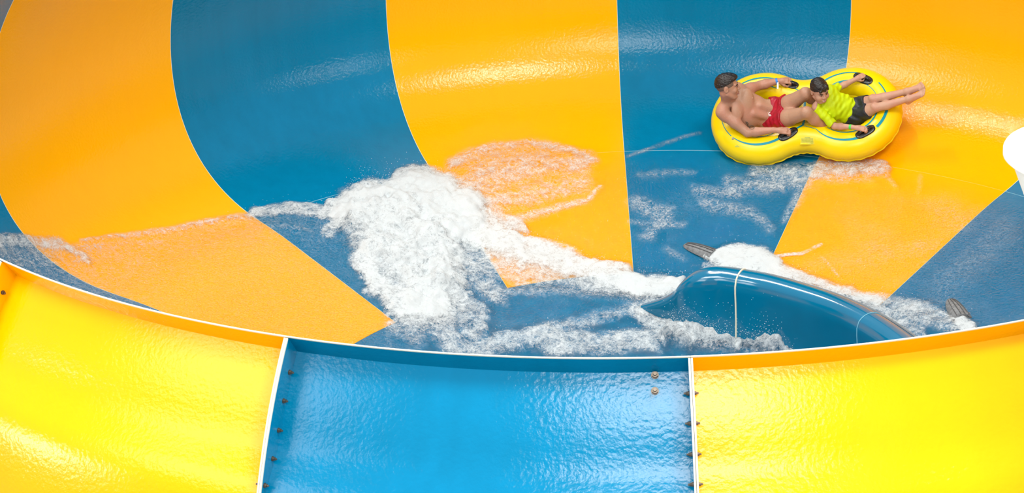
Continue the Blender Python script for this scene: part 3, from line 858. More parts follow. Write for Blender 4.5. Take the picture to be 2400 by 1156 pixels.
# ------------------------------------------------------------------ the man
g = {k: J(*v) for k, v in dict(
    head=(1705, 203, .53), shR=(1693, 264, .30), elR=(1752, 311, .17), wrR=(1813, 305, .195),
    shL=(1733, 215, .32), elL=(1781, 200, .20), wrL=(1822, 190, .195),
    waist=(1783, 265, .10), pelvis=(1808, 269, .045),
    hipR=(1814, 285, .035), knR=(1890, 264, .30), anR=(1946, 302, .03),
    hipL=(1820, 263, .035), knL=(1888, 219, .33), anL=(1932, 244, .05)).items()}
B = Body((-0.90, -0.42, -0.14), (0.42, 0.42, 0.74), 0.0048)
shm = (g['shR']+g['shL'])/2
lat = nrm(g['shL']-g['shR']); tor = nrm(shm-g['pelvis']); frn = nrm(np.cross(lat, tor)); 
if frn[2] < 0: frn = -frn
lat2 = nrm(np.array([0.05, 1, 0.0])); 
chest = shm-tor*0.13-frn*0.01
B.ell(chest, (lat, frn, tor), (0.150, 0.108, 0.185), 0.03)
ab = (chest+g['pelvis'])/2+frn*0.0
B.ell(ab, (nrm(lat+lat2), frn, tor), (0.120, 0.092, 0.17), 0.05)
B.ell(g['pelvis'], (lat2, frn, tor), (0.132, 0.100, 0.12), 0.05)
for q in (-1, 1):
    B.ell(shm-tor*0.085+lat*q*0.078+frn*0.078, (lat, frn, tor), (0.078, 0.032, 0.062), 0.025)
    B.ell(shm-tor*0.118+lat*q*0.092+frn*0.1045, (lat, frn, tor), (0.006, 0.005, 0.006), 0.004)
    B.cone(shm-tor*0.24+lat*q*0.05+frn*0.075, shm-tor*0.36+lat*q*0.045+frn*0.072, 0.03, 0.03, 0.03)
B.ell(ab+frn*0.108-tor*0.06, (lat, frn, tor), (0.009, 0.014, 0.010), 0.008, op='sub')      # navel
neck0 = shm+tor*0.015-frn*0.005
hf, hl, hu = frame_from(0.96*LC_R+0.06*LC_U+0.10*LC_T, -0.02*LC_R+0.90*LC_U+0.42*LC_T)
HC = g['head']
B.cone(neck0, HC-hu*0.055-hf*0.022, 0.066, 0.056, 0.03)
for q, sh in ((1, g['shL']), (-1, g['shR'])):
    B.cone(neck0+(HC-neck0)*0.25, sh+tor*0.012, 0.045, 0.048, 0.03)
    B.ell(sh-tor*0.01, (lat, frn, tor), (0.066, 0.064, 0.072), 0.025)
Ph = head(B, HC, hf, hl, hu, 1.0)
for sh, el, wr in (('shR', 'elR', 'wrR'), ('shL', 'elL', 'wrL')):
    a, b, c = g[sh], g[el], g[wr]
    m1 = a*0.5+b*0.5
    B.chain([a, m1, b], [0.056, 0.051, 0.041], 0.02)
    d_ = nrm(b-a); f_ = nrm(frn-d_*(frn @ d_)); B.ell(m1+f_*0.010, (d_, np.cross(d_, f_), f_), (0.085, 0.044, 0.046), 0.02)
    m2 = b*0.68+c*0.32
    B.chain([b, m2, c], [0.041, 0.044, 0.027], 0.015)
hand(B, g['wrR'], HANDLES['mr'][0], HANDLES['mr'][1], 1.0, 1)
hand(B, g['wrL'], HANDLES['ml'][0], HANDLES['ml'][1], 1.0, -1)
for hp, kn, an in (('hipR', 'knR', 'anR'), ('hipL', 'knL', 'anL')):
    a, b, c = g[hp], g[kn], g[an]
    B.chain([a, a*0.55+b*0.45, b], [0.092, 0.080, 0.056], 0.03)
    B.ell(b+nrm(b-(a+c)/2)*0.012, (nrm(c-a), np.array([0, 1, 0]), nrm(b-(a+c)/2)), (0.042, 0.040, 0.045), 0.02)
    calf = b*0.66+c*0.34; bk = nrm((a+c)/2-b)
    B.chain([b, calf+bk*0.018, c], [0.052, 0.056, 0.034], 0.02)
    tip = c+np.array([0.135, 0.02 if hp == 'hipL' else -0.02, -0.015])
    foot(B, c, tip, (0.1, 0, 1), 1.0, 1 if hp == 'hipL' else -1)
man_me = B.mesh('person')
man = person(man_me, M_SKIN, 'dark-haired man in red swim shorts reclining in the rear seat of the yellow tube')
man_bvh = bvh(man_me)
face_bits(Ph, hf, hl, hu, 1.0, man)
# hair: thick on top, clipped at the sides
Hh_ = Body(HC-0.17, HC+0.19, 0.0042)
Hh_.ell(Ph(-0.012, 0, 0.034), (hf, hl, hu), (0.108, 0.085, 0.100), 0.005)
Hh_.ell(Ph(0.035, 0.0, 0.085), (hf, hl, hu), (0.065, 0.060, 0.040), 0.02)
Hh_.ripple(0.0022, 330, 3, direction=hu+0.5*hf)
Hh_.cut(Ph(0, 0, 0.045), -(hu*1.0-hf*0.42))
Hh_.cut(Ph(0.092, 0, 0), hf*1.0-hu*0.15)
link('hair', Hh_.mesh('hair'), M_HAIR, man)
Hh_ = Body(HC-0.17, HC+0.19, 0.0042)
Hh_.ell(Ph(-0.012, 0, 0.028), (hf, hl, hu), (0.1005, 0.0795, 0.0925), 0.005)
Hh_.cut(Ph(0, 0, 0.004), -(hu*1.0-hf*0.45)); Hh_.cut(Ph(0.055, 0, 0), hf)
link('clipped_hair', Hh_.mesh('clipped_hair'), M_FADE, man)
# shorts
Sh = Body((-0.52, -0.30, -0.16), (0.10, 0.30, 0.32), 0.0048)
wst = g['pelvis']+tor*0.075
Sh.ell(g['pelvis'], (lat2, frn, tor), (0.146, 0.112, 0.135), 0.02, cuts=((wst, tor),))
for a, b in ((g['hipR'], g['knR']), (g['hipL'], g['knL'])):
    e_ = a+(b-a)*0.40
    Sh.cone(a, a+(b-a)*0.55, 0.106, 0.100, 0.03, cuts=((e_, b-a),))
Sh.cut(wst, tor)
Sh.ripple(0.0045, 95, 5, direction=(0.2, 0.3, 1))
sh_me = Sh.mesh('swim_shorts'); shorts = link('swim_shorts', sh_me, M_RED, man)
# white emblem on the shorts: three nested curved strokes
tr_ = bvh(sh_me)
ex, ey = 1803, 267
for i, off in enumerate((0, 2.3, 4.6)):
    stroke_on(tr_, [(ex+2.4-off*0.35, ey-3.6+off*0.3), (ex-1.5-off*0.2, ey-1.5+off*0.5), (ex-0.6, ey+1.8+off*0.35), (ex+3.2, ey+1.6+off*0.55)], 0.0022, 'emblem_stroke', M_WHITE, shorts)
stroke_on(tr_, [(ex+0.5, ey+5.6), (ex+2.8, ey+5.2), (ex+5, ey+4.0)], 0.002, 'emblem_stroke', M_WHITE, shorts)
# tattoo on the flank
stroke_on(man_bvh, [(1748, 287), (1751, 290), (1753, 295), (1756, 299)], 0.0035, 'tattoo', M_TATTOO, man)
stroke_on(man_bvh, [(1755, 298), (1760, 294.5), (1766, 296), (1768, 300), (1764, 303), (1758, 302), (1755, 298)], 0.0022, 'tattoo', M_TATTOO, man)
stroke_on(man_bvh, [(1757, 300), (1762, 298), (1766, 300)], 0.002, 'tattoo', M_TATTOO, man)
stroke_on(man_bvh, [(1747, 285), (1752, 287), (1754, 291)], 0.0025, 'tattoo', M_TATTOO, man)
# wristband with a white tail
wb = band('wristband', g['elL'], g['wrL'], 0.96, 0.0275, 0.020, M_BAND_B, man)
q0 = g['elL']*0.04+g['wrL']*0.96
V = []
for t in np.linspace(0, 1, 6):
    c = q0+LC_T*0.028-LC_U*(0.01+0.062*t)+LC_R*0.006
    for w in (-0.008, 0.008): V.append(c+LC_R*w); V.append(c+LC_R*w-LC_T*0.0015)
link('band_tail', mesh('band_tail', V, grid_faces(6, 4, closed_v=False)), M_WHITE, wb)
# ------------------------------------------------------------------ the boy
b_ = {k: J(*v) for k, v in dict(
    head=(1921, 212, .42), shR=(1914, 253, .25), elR=(1956, 296, .155), wrR=(1997, 298, .185),
    shL=(1945, 213, .27), elL=(1968, 204, .20), wrL=(2001, 188, .185),
    pelvis=(2003, 263, .045), hipR=(2008, 273, .04), knR=(2052, 252, .19), anR=(2130, 231, .25), toR=(2165, 212, .32),
    hipL=(2010, 252, .04), knL=(2047, 232, .19), anL=(2126, 214, .26), toL=(2161, 196, .33)).items()}
shm = (b_['shR']+b_['shL'])/2
lat = nrm(b_['shL']-b_['shR']); tor = nrm(shm-b_['pelvis']); frn = nrm(np.cross(lat, tor))
if frn[2] < 0: frn = -frn
lat2 = np.array([0.0, 1.0, 0.0])
HC = b_['head']; hs = 0.93
hf, hl, hu = frame_from(0.40*LC_R-0.60*LC_U+0.70*LC_T, -0.10*LC_R+0.74*LC_U+0.66*LC_T)
neck0 = shm+tor*0.01
def torso(B, gr, k=0.03):
    chest = shm-tor*0.09
    B.ell(chest, (lat, frn, tor), np.array((0.122, 0.078, 0.13))+gr, k)
    B.ell((chest+b_['pelvis'])/2, (nrm(lat+lat2), frn, tor), np.array((0.108, 0.075, 0.13))+gr, k)
    B.ell(b_['pelvis'], (lat2, frn, tor), np.array((0.112, 0.080, 0.09))+gr, k)
def arms_up(B, gr, frac, cut=False):
    for sh, el in (('shR', 'elR'), ('shL', 'elL')):
        a, b = b_[sh], b_[el]; e = a+(b-a)*frac
        B.ell(a-tor*0.005, (lat, frn, tor), np.array((0.045, 0.044, 0.048))+gr, 0.02)
        B.cone(a, b, 0.038+gr, (0.029 if not cut else 0.034)+gr, 0.02, cuts=((e, b-a),) if cut else ())
B = Body((0.02, -0.40, -0.14), (1.22, 0.42, 0.62), 0.0044)
torso(B, 0.0); arms_up(B, 0.0, 1.0)
B.cone(neck0, HC-hu*0.05*hs-hf*0.02, 0.046, 0.042, 0.02)
for sh in ('shR', 'shL'): B.cone(neck0, b_[sh]+tor*0.008, 0.034, 0.036, 0.02)
Pb = head(B, HC, hf, hl, hu, hs, child=True)
for el, wr in (('elR', 'wrR'), ('elL', 'wrL')):
    b, c = b_[el], b_[wr]; B.chain([b, b*0.65+c*0.35, c], [0.029, 0.031, 0.020], 0.012)
hand(B, b_['wrR'], HANDLES['br'][0], HANDLES['br'][1], 0.80, 1)
hand(B, b_['wrL'], HANDLES['bl'][0], HANDLES['bl'][1], 0.80, -1)
for hp, kn, an, to, sd in (('hipR', 'knR', 'anR', 'toR', -1), ('hipL', 'knL', 'anL', 'toL', 1)):
    a, b, c, t = b_[hp], b_[kn], b_[an], b_[to]
    B.chain([a, a*0.5+b*0.5, b], [0.068, 0.060, 0.043], 0.02)
    B.ell(b+np.array([0, 0, 0.012]), (nrm(c-a), lat2, np.array([0, 0, 1.0])), (0.034, 0.032, 0.034), 0.015)
    cf = b*0.68+c*0.32
    B.chain([b, cf-np.array([0, 0, 0.012]), c], [0.040, 0.041, 0.026], 0.015)
    foot(B, c, t, (-0.6, -0.1, 0.8), 1.0, sd)
boy_me = B.mesh('person')
boy = person(boy_me, M_SKINB, 'smiling boy in lime rash vest and dark shorts sitting in front seat of yellow tube')
face_bits(Pb, hf, hl, hu, hs, boy, smile=True)
Hb = Body(HC-0.16, HC+0.18, 0.004)
Hb.ell(Pb(-0.014, 0, 0.034), (hf, hl, hu), np.array((0.104, 0.084, 0.098))*hs, 0.005)
Hb.cut(Pb(0, 0, 0.022), -(hu*1.0-hf*0.33))
Hb.cone(Pb(0.070, 0.03, 0.085), Pb(0.090, -0.045, 0.058), 0.022, 0.012, 0.01)
Hb.cone(Pb(0.075, -0.01, 0.085), Pb(0.100, 0.012, 0.056), 0.020, 0.008, 0.01)
Hb.cone(Pb(0.060, 0.04, 0.08), Pb(0.078, 0.052, 0.050), 0.020, 0.008, 0.01)
Hb.ripple(0.0025, 300, 9, direction=hu)
link('hair', Hb.mesh('hair'), M_HAIR, boy)
# rash vest
Vs = Body((0.02, -0.38, -0.12), (0.62, 0.34, 0.40), 0.0046)
torso(Vs, 0.007); arms_up(Vs, 0.007, 0.90, cut=True)
for sh in ('shR', 'shL'): Vs.cone(neck0-tor*0.01, b_[sh], 0.040, 0.042, 0.02)
Vs.cut(b_['pelvis']+tor*0.035, -tor)
Vs.cut(neck0+tor*0.045+frn*0.0, tor)
Vs.ripple(0.0045, 100, 11, direction=tor)
link('rash_vest', Vs.mesh('rash_vest'), M_LIME, boy)
# shorts
Sh = Body((0.30, -0.24, -0.14), (0.76, 0.26, 0.30), 0.0046)
wst = b_['pelvis']+tor*0.07
Sh.ell(b_['pelvis'], (lat2, frn, tor), (0.128, 0.096, 0.105), 0.02, cuts=((wst, tor),))
for a, b in ((b_['hipR'], b_['knR']), (b_['hipL'], b_['knL'])):
    e_ = a+(b-a)*0.66
    Sh.cone(a, b, 0.084, 0.066, 0.02, cuts=((e_, b-a),))
Sh.cut(wst, tor)
Sh.ripple(0.004, 90, 21, direction=(0.3, 0.4, 1))
link('swim_shorts', Sh.mesh('swim_shorts'), M_NAVY, boy)
band('wristband', b_['elR'], b_['wrR'], 0.92, 0.0215, 0.020, M_BAND_G, boy)
# ------------------------------------------------------------------ water: one running, foaming sheet over the cone floor
def hash2(ix, iy, seed):
    h = (ix.astype(np.int64)*374761393+iy.astype(np.int64)*668265263+seed*1442695041) & 0x7fffffff
    h = ((h ^ (h >> 13))*1274126177) & 0x7fffffff
    return ((h ^ (h >> 16)) & 0xffff)/65535.0
def vnoise(x, y, seed):
    x0 = np.floor(x); y0 = np.floor(y); fx = x-x0; fy = y-y0
    fx = fx*fx*fx*(fx*(fx*6-15)+10); fy = fy*fy*fy*(fy*(fy*6-15)+10)
    a = hash2(x0, y0, seed); b = hash2(x0+1, y0, seed); c = hash2(x0, y0+1, seed); d = hash2(x0+1, y0+1, seed)
    return (a*(1-fx)+b*fx)*(1-fy)+(c*(1-fx)+d*fx)*fy
def fbm(x, y, seed, octv=5, gain=0.55):
    s = 0; a = 1.0; t = 0
    for o in range(octv):
        s = s+a*vnoise(x*2**o+o*17.3, y*2**o-o*9.1, seed+o); t += a; a *= gain
    return s/t
# foam strokes: polyline of photo pixels (u, v, radius), density, lift in metres
STROKES = [
    # the big white splash
    ([(800, 500, 34), (860, 470, 40), (950, 445, 40), (1030, 450, 45)], 1.05, 0.10),
    ([(870, 500, 70), (930, 560, 95), (985, 620, 95), (985, 690, 60)], 0.98, 0.15),
    ([(1000, 470, 60), (1060, 520, 60), (1090, 500, 60)], 1.1, 0.12),
    ([(860, 610, 30), (890, 680, 30), (940, 725, 32), (1000, 735, 34)], 0.95, 0.08),
    ([(1060, 610, 40), (1060, 700, 44)], 0.72, 0.05),
    ([(775, 545, 18), (800, 520, 22)], 0.7, 0.05), ([(930, 415, 18), (1010, 405, 20)], 0.75, 0.05),
    # wing over the yellow panel
    ([(1080, 440, 45), (1160, 405, 48), (1260, 380, 45), (1360, 385, 34)], 0.55, 0.05),
    ([(1060, 385, 20), (1150, 352, 18), (1240, 338, 14), (1340, 352, 12), (1395, 385, 12)], 0.55, 0.04),
    ([(1150, 470, 40), (1250, 455, 38), (1350, 430, 26)], 0.50, 0.04),
    ([(1200, 520, 14), (1290, 495, 12), (1370, 470, 10), (1400, 440, 8)], 0.55, 0.03),
    ([(1100, 500, 40), (1180, 520, 26), (1230, 532, 12)], 0.75, 0.06),
    # stream thrown back from the guard's nose
    ([(1588, 682, 26), (1540, 680, 26), (1470, 672, 26)], 1.15, 0.07),
    ([(1480, 668, 22), (1380, 632, 28), (1280, 598, 34), (1180, 572, 36), (1110, 548, 40)], 1.0, 0.06),
    ([(1440, 682, 14), (1340, 660, 24), (1240, 645, 34), (1160, 610, 36)], 0.62, 0.03),
    ([(1100, 590, 46), (1130, 650, 42), (1165, 690, 30)], 0.60, 0.03),
    ([(1190, 690, 14), (1300, 690, 16), (1450, 700, 18), (1540, 712, 14)], 0.42, 0.03),
    # swirl in the dish
    ([(960, 760, 44), (1040, 790, 40), (1080, 830, 34)], 0.60, 0.05),
    ([(1000, 740, 34), (1090, 740, 36), (1130, 790, 26)], 0.57, 0.05),
    ([(920, 780, 20), (980, 820, 26)], 0.40, 0.03),
    ([(1120, 835, 22), (1200, 812, 26), (1290, 800, 26)], 0.62, 0.05),
    ([(1260, 790, 22), (1340, 768, 22), (1420, 742, 18)], 0.52, 0.04),
    ([(1300, 815, 30), (1420, 810, 32), (1540, 815, 34)], 0.66, 0.04),
    ([(1430, 745, 16), (1490, 725, 16), (1530, 712, 12)], 0.50, 0.03),
    ([(1490, 735, 16), (1560, 775, 24), (1640, 800, 28)], 0.70, 0.05),
    ([(1600, 770, 14), (1680, 790, 22), (1770, 800, 24), (1850, 812, 16)], 0.70, 0.06),
    ([(1590, 795, 30), (1690, 800, 42), (1780, 812, 34), (1850, 826, 20)], 0.66, 0.17),
    ([(1560, 700, 8), (1600, 655, 6)], 0.6, 0.04),
    # wave front across the left floor
    ([(-20, 566, 16), (60, 566, 16), (130, 572, 15), (185, 595, 8), (205, 620, 5)], 0.66, 0.04),
    ([(0, 590, 26), (70, 590, 22), (130, 610, 18)], 0.42, 0.02),
    ([(190, 566, 7), (330, 552, 9), (480, 524, 10), (600, 503, 12)], 0.56, 0.03),
    ([(590, 500, 14), (680, 494, 13), (760, 500, 16)], 0.74, 0.05),
    ([(640, 530, 20), (740, 540, 24)], 0.36, 0.03),
    ([(910, 765, 16), (935, 770, 12)], 0.55, 0.03),
    # wake of the raft
    ([(1770, 400, 18), (1830, 402, 20), (1880, 395, 18)], 0.55, 0.05),
    ([(1900, 400, 20), (1980, 395, 22), (2070, 392, 18)], 0.58, 0.05),
    ([(1720, 430, 26), (1800, 430, 30), (1870, 420, 24)], 0.52, 0.03),
    ([(1890, 425, 18), (1860, 470, 16), (1835, 520, 12)], 0.44, 0.02),
    ([(1950, 420, 14), (2040, 420, 14)], 0.34, 0.02), ([(2075, 400, 12), (2095, 440, 8)], 0.38, 0.02),
    ([(1470, 368, 5), (1540, 345, 6), (1590, 325, 6), (1640, 312, 5)], 0.38, 0.006),
    ([(1490, 470, 24), (1560, 500, 28), (1520, 560, 22)], 0.46, 0.02),
    ([(1640, 480, 22), (1760, 500, 24), (1800, 540, 18)], 0.42, 0.02),
    ([(1640, 450, 18), (1730, 455, 20)], 0.44, 0.02), ([(1480, 520, 10), (1600, 530, 12)], 0.40, 0.01), ([(1500, 410, 12), (1620, 405, 14)], 0.36, 0.01), ([(1560, 590, 14), (1600, 610, 12)], 0.36, 0.01),
    # plume of the first inlet, running round behind the guard
    ([(1650, 598, 10), (1668, 604, 16), (1720, 612, 27), (1780, 614, 27), (1820, 625, 20)], 1.15, 0.06),
    ([(1700, 640, 20), (1780, 650, 22), (1850, 655, 24)], 0.95, 0.05),
    ([(1820, 640, 22), (1890, 668, 22), (1960, 692, 20), (2050, 712, 18)], 0.82, 0.06),
    ([(2000, 712, 24), (2090, 730, 30), (2180, 752, 30), (2240, 768, 24)], 0.62, 0.06),
    ([(2070, 705, 14), (2150, 715, 14)], 0.45, 0.03), ([(2080, 760, 20), (2150, 790, 20)], 0.62, 0.04),
    ([(2248, 745, 18), (2266, 770, 20), (2280, 785, 16)], 0.95, 0.05),
    ([(1650, 628, 10), (1690, 636, 10)], 0.6, 0.03),
    # thin runs on the right-hand floor
    ([(1822, 602, 4), (1880, 597, 4.5), (1925, 574, 4)], 0.60, 0.006), ([(1928, 604, 4), (1950, 630, 4.5), (1968, 650, 4)], 0.42, 0.006),
    ([(2150, 520, 30), (2110, 600, 30)], 0.20, 0.01), ([(2250, 640, 60), (2350, 560, 60)], 0.30, 0.01),
    ([(2160, 415, 10), (2150, 450, 10)], 0.28, 0.01),
]
NA, NB = 1150, 250
PH = np.linspace(-0.85, 4.0, NA)
r_floor = np.linspace(0.30*S, S, 190, endpoint=False)
th_w = np.linspace(Q['th0'], 1.02, NB-190)
rw, zw = prof(th_w)
RR = np.concatenate([r_floor, rw]); ZZ = np.concatenate([floor_z(r_floor), zw])
dr = np.gradient(RR); dz = np.gradient(ZZ); ll = np.hypot(dr, dz); NRr, NZz = -dz/ll, dr/ll           # towards the inside
SS = np.concatenate([[0], np.cumsum(np.hypot(np.diff(RR), np.diff(ZZ)))])
cosP, sinP = np.cos(PH)[:, None], np.sin(PH)[:, None]
P0 = np.stack([RR[None]*cosP, RR[None]*sinP, np.broadcast_to(ZZ[None], (NA, NB))], -1)
U, Vv = project(P0.reshape(-1, 3)); U = U.reshape(NA, NB); Vv = Vv.reshape(NA, NB)
# break up the stroke outlines (in metres on the floor)
ax_, ay_ = P0[..., 0], P0[..., 1]
w1 = fbm(ax_*2.2, ay_*2.2, 3, 5)-0.5; w2 = fbm(ax_*2.2, ay_*2.2, 91, 5)-0.5
w3 = fbm(ax_*7, ay_*7, 17, 4)-0.5; w4 = fbm(ax_*7, ay_*7, 57, 4)-0.5
WU = w1*70+w3*34; WV = w2*44+w4*22
foam = np.zeros((NA, NB)); lift = np.zeros((NA, NB))
for pts, den, lf in STROKES:
    best = np.zeros((NA, NB))
    mu = max(p[2] for p in pts)*2+60
    wf = min(1.0, max(0.15, np.mean([p[2] for p in pts])/34.0)); Uw = U+WU*wf; Vw = Vv+WV*wf
    us_ = [p[0] for p in pts]; vs2 = [p[1] for p in pts]
    msk = (Uw > min(us_)-mu) & (Uw < max(us_)+mu) & (Vw > min(vs2)-mu) & (Vw < max(vs2)+mu)
    if not msk.any(): continue
    uu, vv = Uw[msk], Vw[msk]; bb = np.zeros(len(uu))
    for (x0, y0, r0), (x1, y1, r1) in zip(pts[:-1], pts[1:]):
        dx, dy = x1-x0, y1-y0; t = np.clip(((uu-x0)*dx+(vv-y0)*dy)/(dx*dx+dy*dy), 0, 1)
        dd = np.hypot(uu-x0-t*dx, vv-y0-t*dy)/(r0+(r1-r0)*t)
        bb = np.maximum(bb, np.clip(1.55-dd, 0, 1)**1.0*np.clip((1.9-dd), 0, 1) if den > 0.56 else np.exp(-0.9*dd*dd))
    f0 = foam[msk]; foam[msk] = np.maximum(f0, bb*den)+0.15*np.minimum(f0, bb*den); lift[msk] = np.maximum(lift[msk], bb*lf)
# thin broken film over the whole wet floor
film = np.clip((S*1.02-RR)/(0.12*S), 0, 1)[None]*np.ones((NA, 1))
line = np.interp(U, [-100, 0, 130, 330, 480, 600, 760, 2400], [560, 558, 566, 548, 518, 498, 492, 300])      # wave front on the left
wetL = np.clip((Vv-line)/16, 0, 1)
film = np.where(U < 760, np.maximum(film*0.0, wetL), film)
patch = fbm(ax_*0.9, ay_*0.9, 33, 4)
base = film*(0.10+0.22*np.clip((patch-0.42)*4, 0, 1))
base = np.where(U < 900, film*(0.22+0.12*np.exp(-np.clip(Vv-line, 0, None)/90.0)+0.14*np.clip((420-U)/420, 0, 1)), base)
base *= np.where((U > 940) & (U < 1560) & (Vv < 640), 0.35, 1)
foam = np.maximum(foam, base)
foam = np.clip(foam, 0, 1.3)
n_big = fbm(ax_*3.1, ay_*3.1, 5, 5); n_fine = fbm(ax_*11, ay_*11, 8, 4)
inner = np.clip((Q['rin']*S*1.02-RR)/0.5, 0, 1)[None]
hh = 0.004+film*0.004+lift*(0.25+1.35*np.clip(n_big-0.25, 0, 1)+0.55*(n_fine-0.5))+inner*(0.05*(n_big-0.4)+0.035)
# water piled up in front of the guard
hh = np.maximum(hh, 0.003)
P1 = P0+np.stack([NRr[None]*cosP, NRr[None]*sinP, NZz[None]*np.ones((NA, 1))], -1)*hh[..., None]
ii, jj = np.meshgrid(np.arange(NA-1), np.arange(NB-1), indexing='ij')
a = (ii*NB+jj).ravel(); F = np.stack([a, a+NB, a+NB+1, a+1], 1)
wm = big_mesh('foaming_water', P1.reshape(-1, 3), F[:, ::-1])
at = wm.attributes.new('foam', 'FLOAT', 'POINT'); at.data.foreach_set('value', foam.astype(np.float32).ravel())
at = wm.attributes.new('film', 'FLOAT', 'POINT'); at.data.foreach_set('value', np.maximum(film, np.clip(foam*2, 0, 1)).astype(np.float32).ravel())

m = bpy.data.materials.new('foaming_water'); m.use_nodes = True
nt = m.node_tree; nt.nodes.clear(); N = nt.nodes.new; L = nt.links.new
out = N('ShaderNodeOutputMaterial'); tc = N('ShaderNodeTexCoord')
af = N('ShaderNodeAttribute'); af.attribute_name = 'foam'; al = N('ShaderNodeAttribute'); al.attribute_name = 'film'
n1 = N('ShaderNodeTexNoise'); n1.inputs['Scale'].default_value = 9; n1.inputs['Detail'].default_value = 9; n1.inputs['Roughness'].default_value = 0.68; n1.inputs['Distortion'].default_value = 0.9
n2 = N('ShaderNodeTexNoise'); n2.inputs['Scale'].default_value = 110; n2.inputs['Detail'].default_value = 5; n2.inputs['Roughness'].default_value = 0.7
L(tc.outputs['Object'], n1.inputs['Vector']); L(tc.outputs['Object'], n2.inputs['Vector'])
n4 = N('ShaderNodeTexNoise'); n4.inputs['Scale'].default_value = 26; n4.inputs['Detail'].default_value = 8; n4.inputs['Roughness'].default_value = 0.62; n4.inputs['Distortion'].default_value = 1.6
L(tc.outputs['Object'], n4.inputs['Vector'])
def mth(op, a, b=None):
    q = N('ShaderNodeMath'); q.operation = op
    for i, s in enumerate((a, b)):
        if s is None: continue
        if isinstance(s, (int, float)): q.inputs[i].default_value = s
        else: L(s, q.inputs[i])
    return q.outputs[0]
nn = mth('ADD', mth('MULTIPLY', n1.outputs['Fac'], 1.1), mth('MULTIPLY', n2.outputs['Fac'], 0.7))
amp = mth('ADD', 0.05, mth('MINIMUM', mth('MULTIPLY', mth('MAXIMUM', mth('SUBTRACT', af.outputs['Fac'], 0.25), 0.0), 3.2), 0.95))   # fine mist where thin, webs where thick
amp2 = mth('MINIMUM', mth('MULTIPLY', mth('MAXIMUM', mth('SUBTRACT', af.outputs['Fac'], 0.16), 0.0), 4.5), 1.0)
wisp = mth('MULTIPLY', mth('SUBTRACT', n4.outputs['Fac'], 0.5), mth('MULTIPLY', amp2, 1.25))
val = mth('ADD', mth('ADD', af.outputs['Fac'], wisp), mth('ADD', mth('MULTIPLY', mth('SUBTRACT', n1.outputs['Fac'], 0.5), mth('MULTIPLY', amp, 1.5)), mth('MULTIPLY', mth('SUBTRACT', n2.outputs['Fac'], 0.5), 0.75)))
mr = N('ShaderNodeMapRange'); mr.interpolation_type = 'SMOOTHSTEP'; mr.inputs['From Min'].default_value = 0.12; mr.inputs['From Max'].default_value = 1.12
L(val, mr.inputs['Value'])
alpha = mth('MULTIPLY', mr.outputs['Result'], mth('MINIMUM', mth('MULTIPLY', af.outputs['Fac'], 6), 0.97))
bpn = N('ShaderNodeBump'); bpn.inputs['Strength'].default_value = 0.45; bpn.inputs['Distance'].default_value = 0.03; L(nn, bpn.inputs['Height'])
foamb = N('ShaderNodeBsdfDiffuse'); foamb.inputs['Color'].default_value = (0.69, 0.735, 0.745, 1); L(bpn.outputs['Normal'], foamb.inputs['Normal'])
tl = N('ShaderNodeBsdfTranslucent'); tl.inputs['Color'].default_value = (0.69, 0.735, 0.745, 1)
fm = N('ShaderNodeMixShader'); fm.inputs[0].default_value = 0.12; L(foamb.outputs[0], fm.inputs[1]); L(tl.outputs[0], fm.inputs[2])
n3 = N('ShaderNodeTexNoise'); n3.inputs['Scale'].default_value = 50; n3.inputs['Detail'].default_value = 5; L(tc.outputs['Object'], n3.inputs['Vector'])
bp2 = N('ShaderNodeBump'); bp2.inputs['Strength'].default_value = 0.5; bp2.inputs['Distance'].default_value = 0.03; L(n3.outputs['Fac'], bp2.inputs['Height'])
gl = N('ShaderNodeBsdfGlossy'); gl.inputs['Roughness'].default_value = 0.07; L(bp2.outputs['Normal'], gl.inputs['Normal'])
tp = N('ShaderNodeBsdfTransparent'); tp.inputs['Color'].default_value = (0.95, 0.985, 0.99, 1)
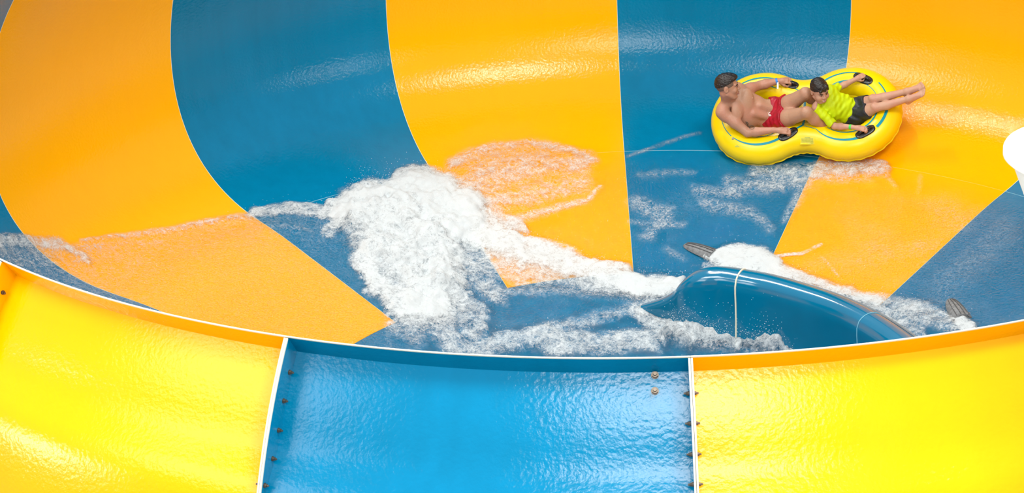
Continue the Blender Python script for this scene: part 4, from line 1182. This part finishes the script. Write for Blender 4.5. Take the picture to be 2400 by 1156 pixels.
fr = N('ShaderNodeFresnel'); fr.inputs['IOR'].default_value = 1.33; L(bp2.outputs['Normal'], fr.inputs['Normal'])
tclear = N('ShaderNodeBsdfTransparent')
wmix = N('ShaderNodeMixShader'); L(mth('MULTIPLY', fr.outputs[0], al.outputs['Fac']), wmix.inputs[0]); L(tclear.outputs[0], wmix.inputs[1]); L(gl.outputs[0], wmix.inputs[2])
mx = N('ShaderNodeMixShader'); L(alpha, mx.inputs[0]); L(wmix.outputs[0], mx.inputs[1]); L(fm.outputs[0], mx.inputs[2]); L(mx.outputs[0], out.inputs['Surface'])
M_WATER = m
wo = link('foaming_water', wm, M_WATER)
tag(wo, 'white foaming water rushing around the yellow and blue bowl floor', 'water', kind='stuff')

# spray: small drops thrown up along the densest foam
cand = np.argwhere(foam > 0.55); wts = lift[cand[:, 0], cand[:, 1]]; wts = wts/wts.sum()
pick = cand[RNG.choice(len(cand), 9000, p=wts)]
oc = np.array([(1, 0, 0), (-1, 0, 0), (0, 1, 0), (0, -1, 0), (0, 0, 1), (0, 0, -1)], float)
ocf = [(0, 2, 4), (2, 1, 4), (1, 3, 4), (3, 0, 4), (2, 0, 5), (1, 2, 5), (3, 1, 5), (0, 3, 5)]
base_p = P1[pick[:, 0], pick[:, 1]]
lf = lift[pick[:, 0], pick[:, 1]]
off = RNG.normal(size=(len(pick), 3))*np.array([0.05, 0.05, 0.0])+np.array([0, 0, 1.0])*(RNG.exponential(0.45, (len(pick), 1))*lf[:, None]+0.004)
ctr = base_p+off; rad = RNG.uniform(0.0010, 0.0032, len(pick))
Vd = (ctr[:, None, :]+oc[None]*rad[:, None, None]).reshape(-1, 3)
Fd = (np.array(ocf)[None]+6*np.arange(len(pick))[:, None, None]).reshape(-1, 3)
sp = bpy.data.meshes.new('spray'); sp.from_pydata(Vd.tolist(), [], Fd.tolist()); sp.update()
M_DROP = mat('water_drops', (0.85, 0.90, 0.92), rough=0.15, spec=0.6, noise_amt=0.03)
so = link('water_spray', sp, M_DROP)
tag(so, 'fine drops of spray flung up over the foaming water', 'spray', kind='stuff')
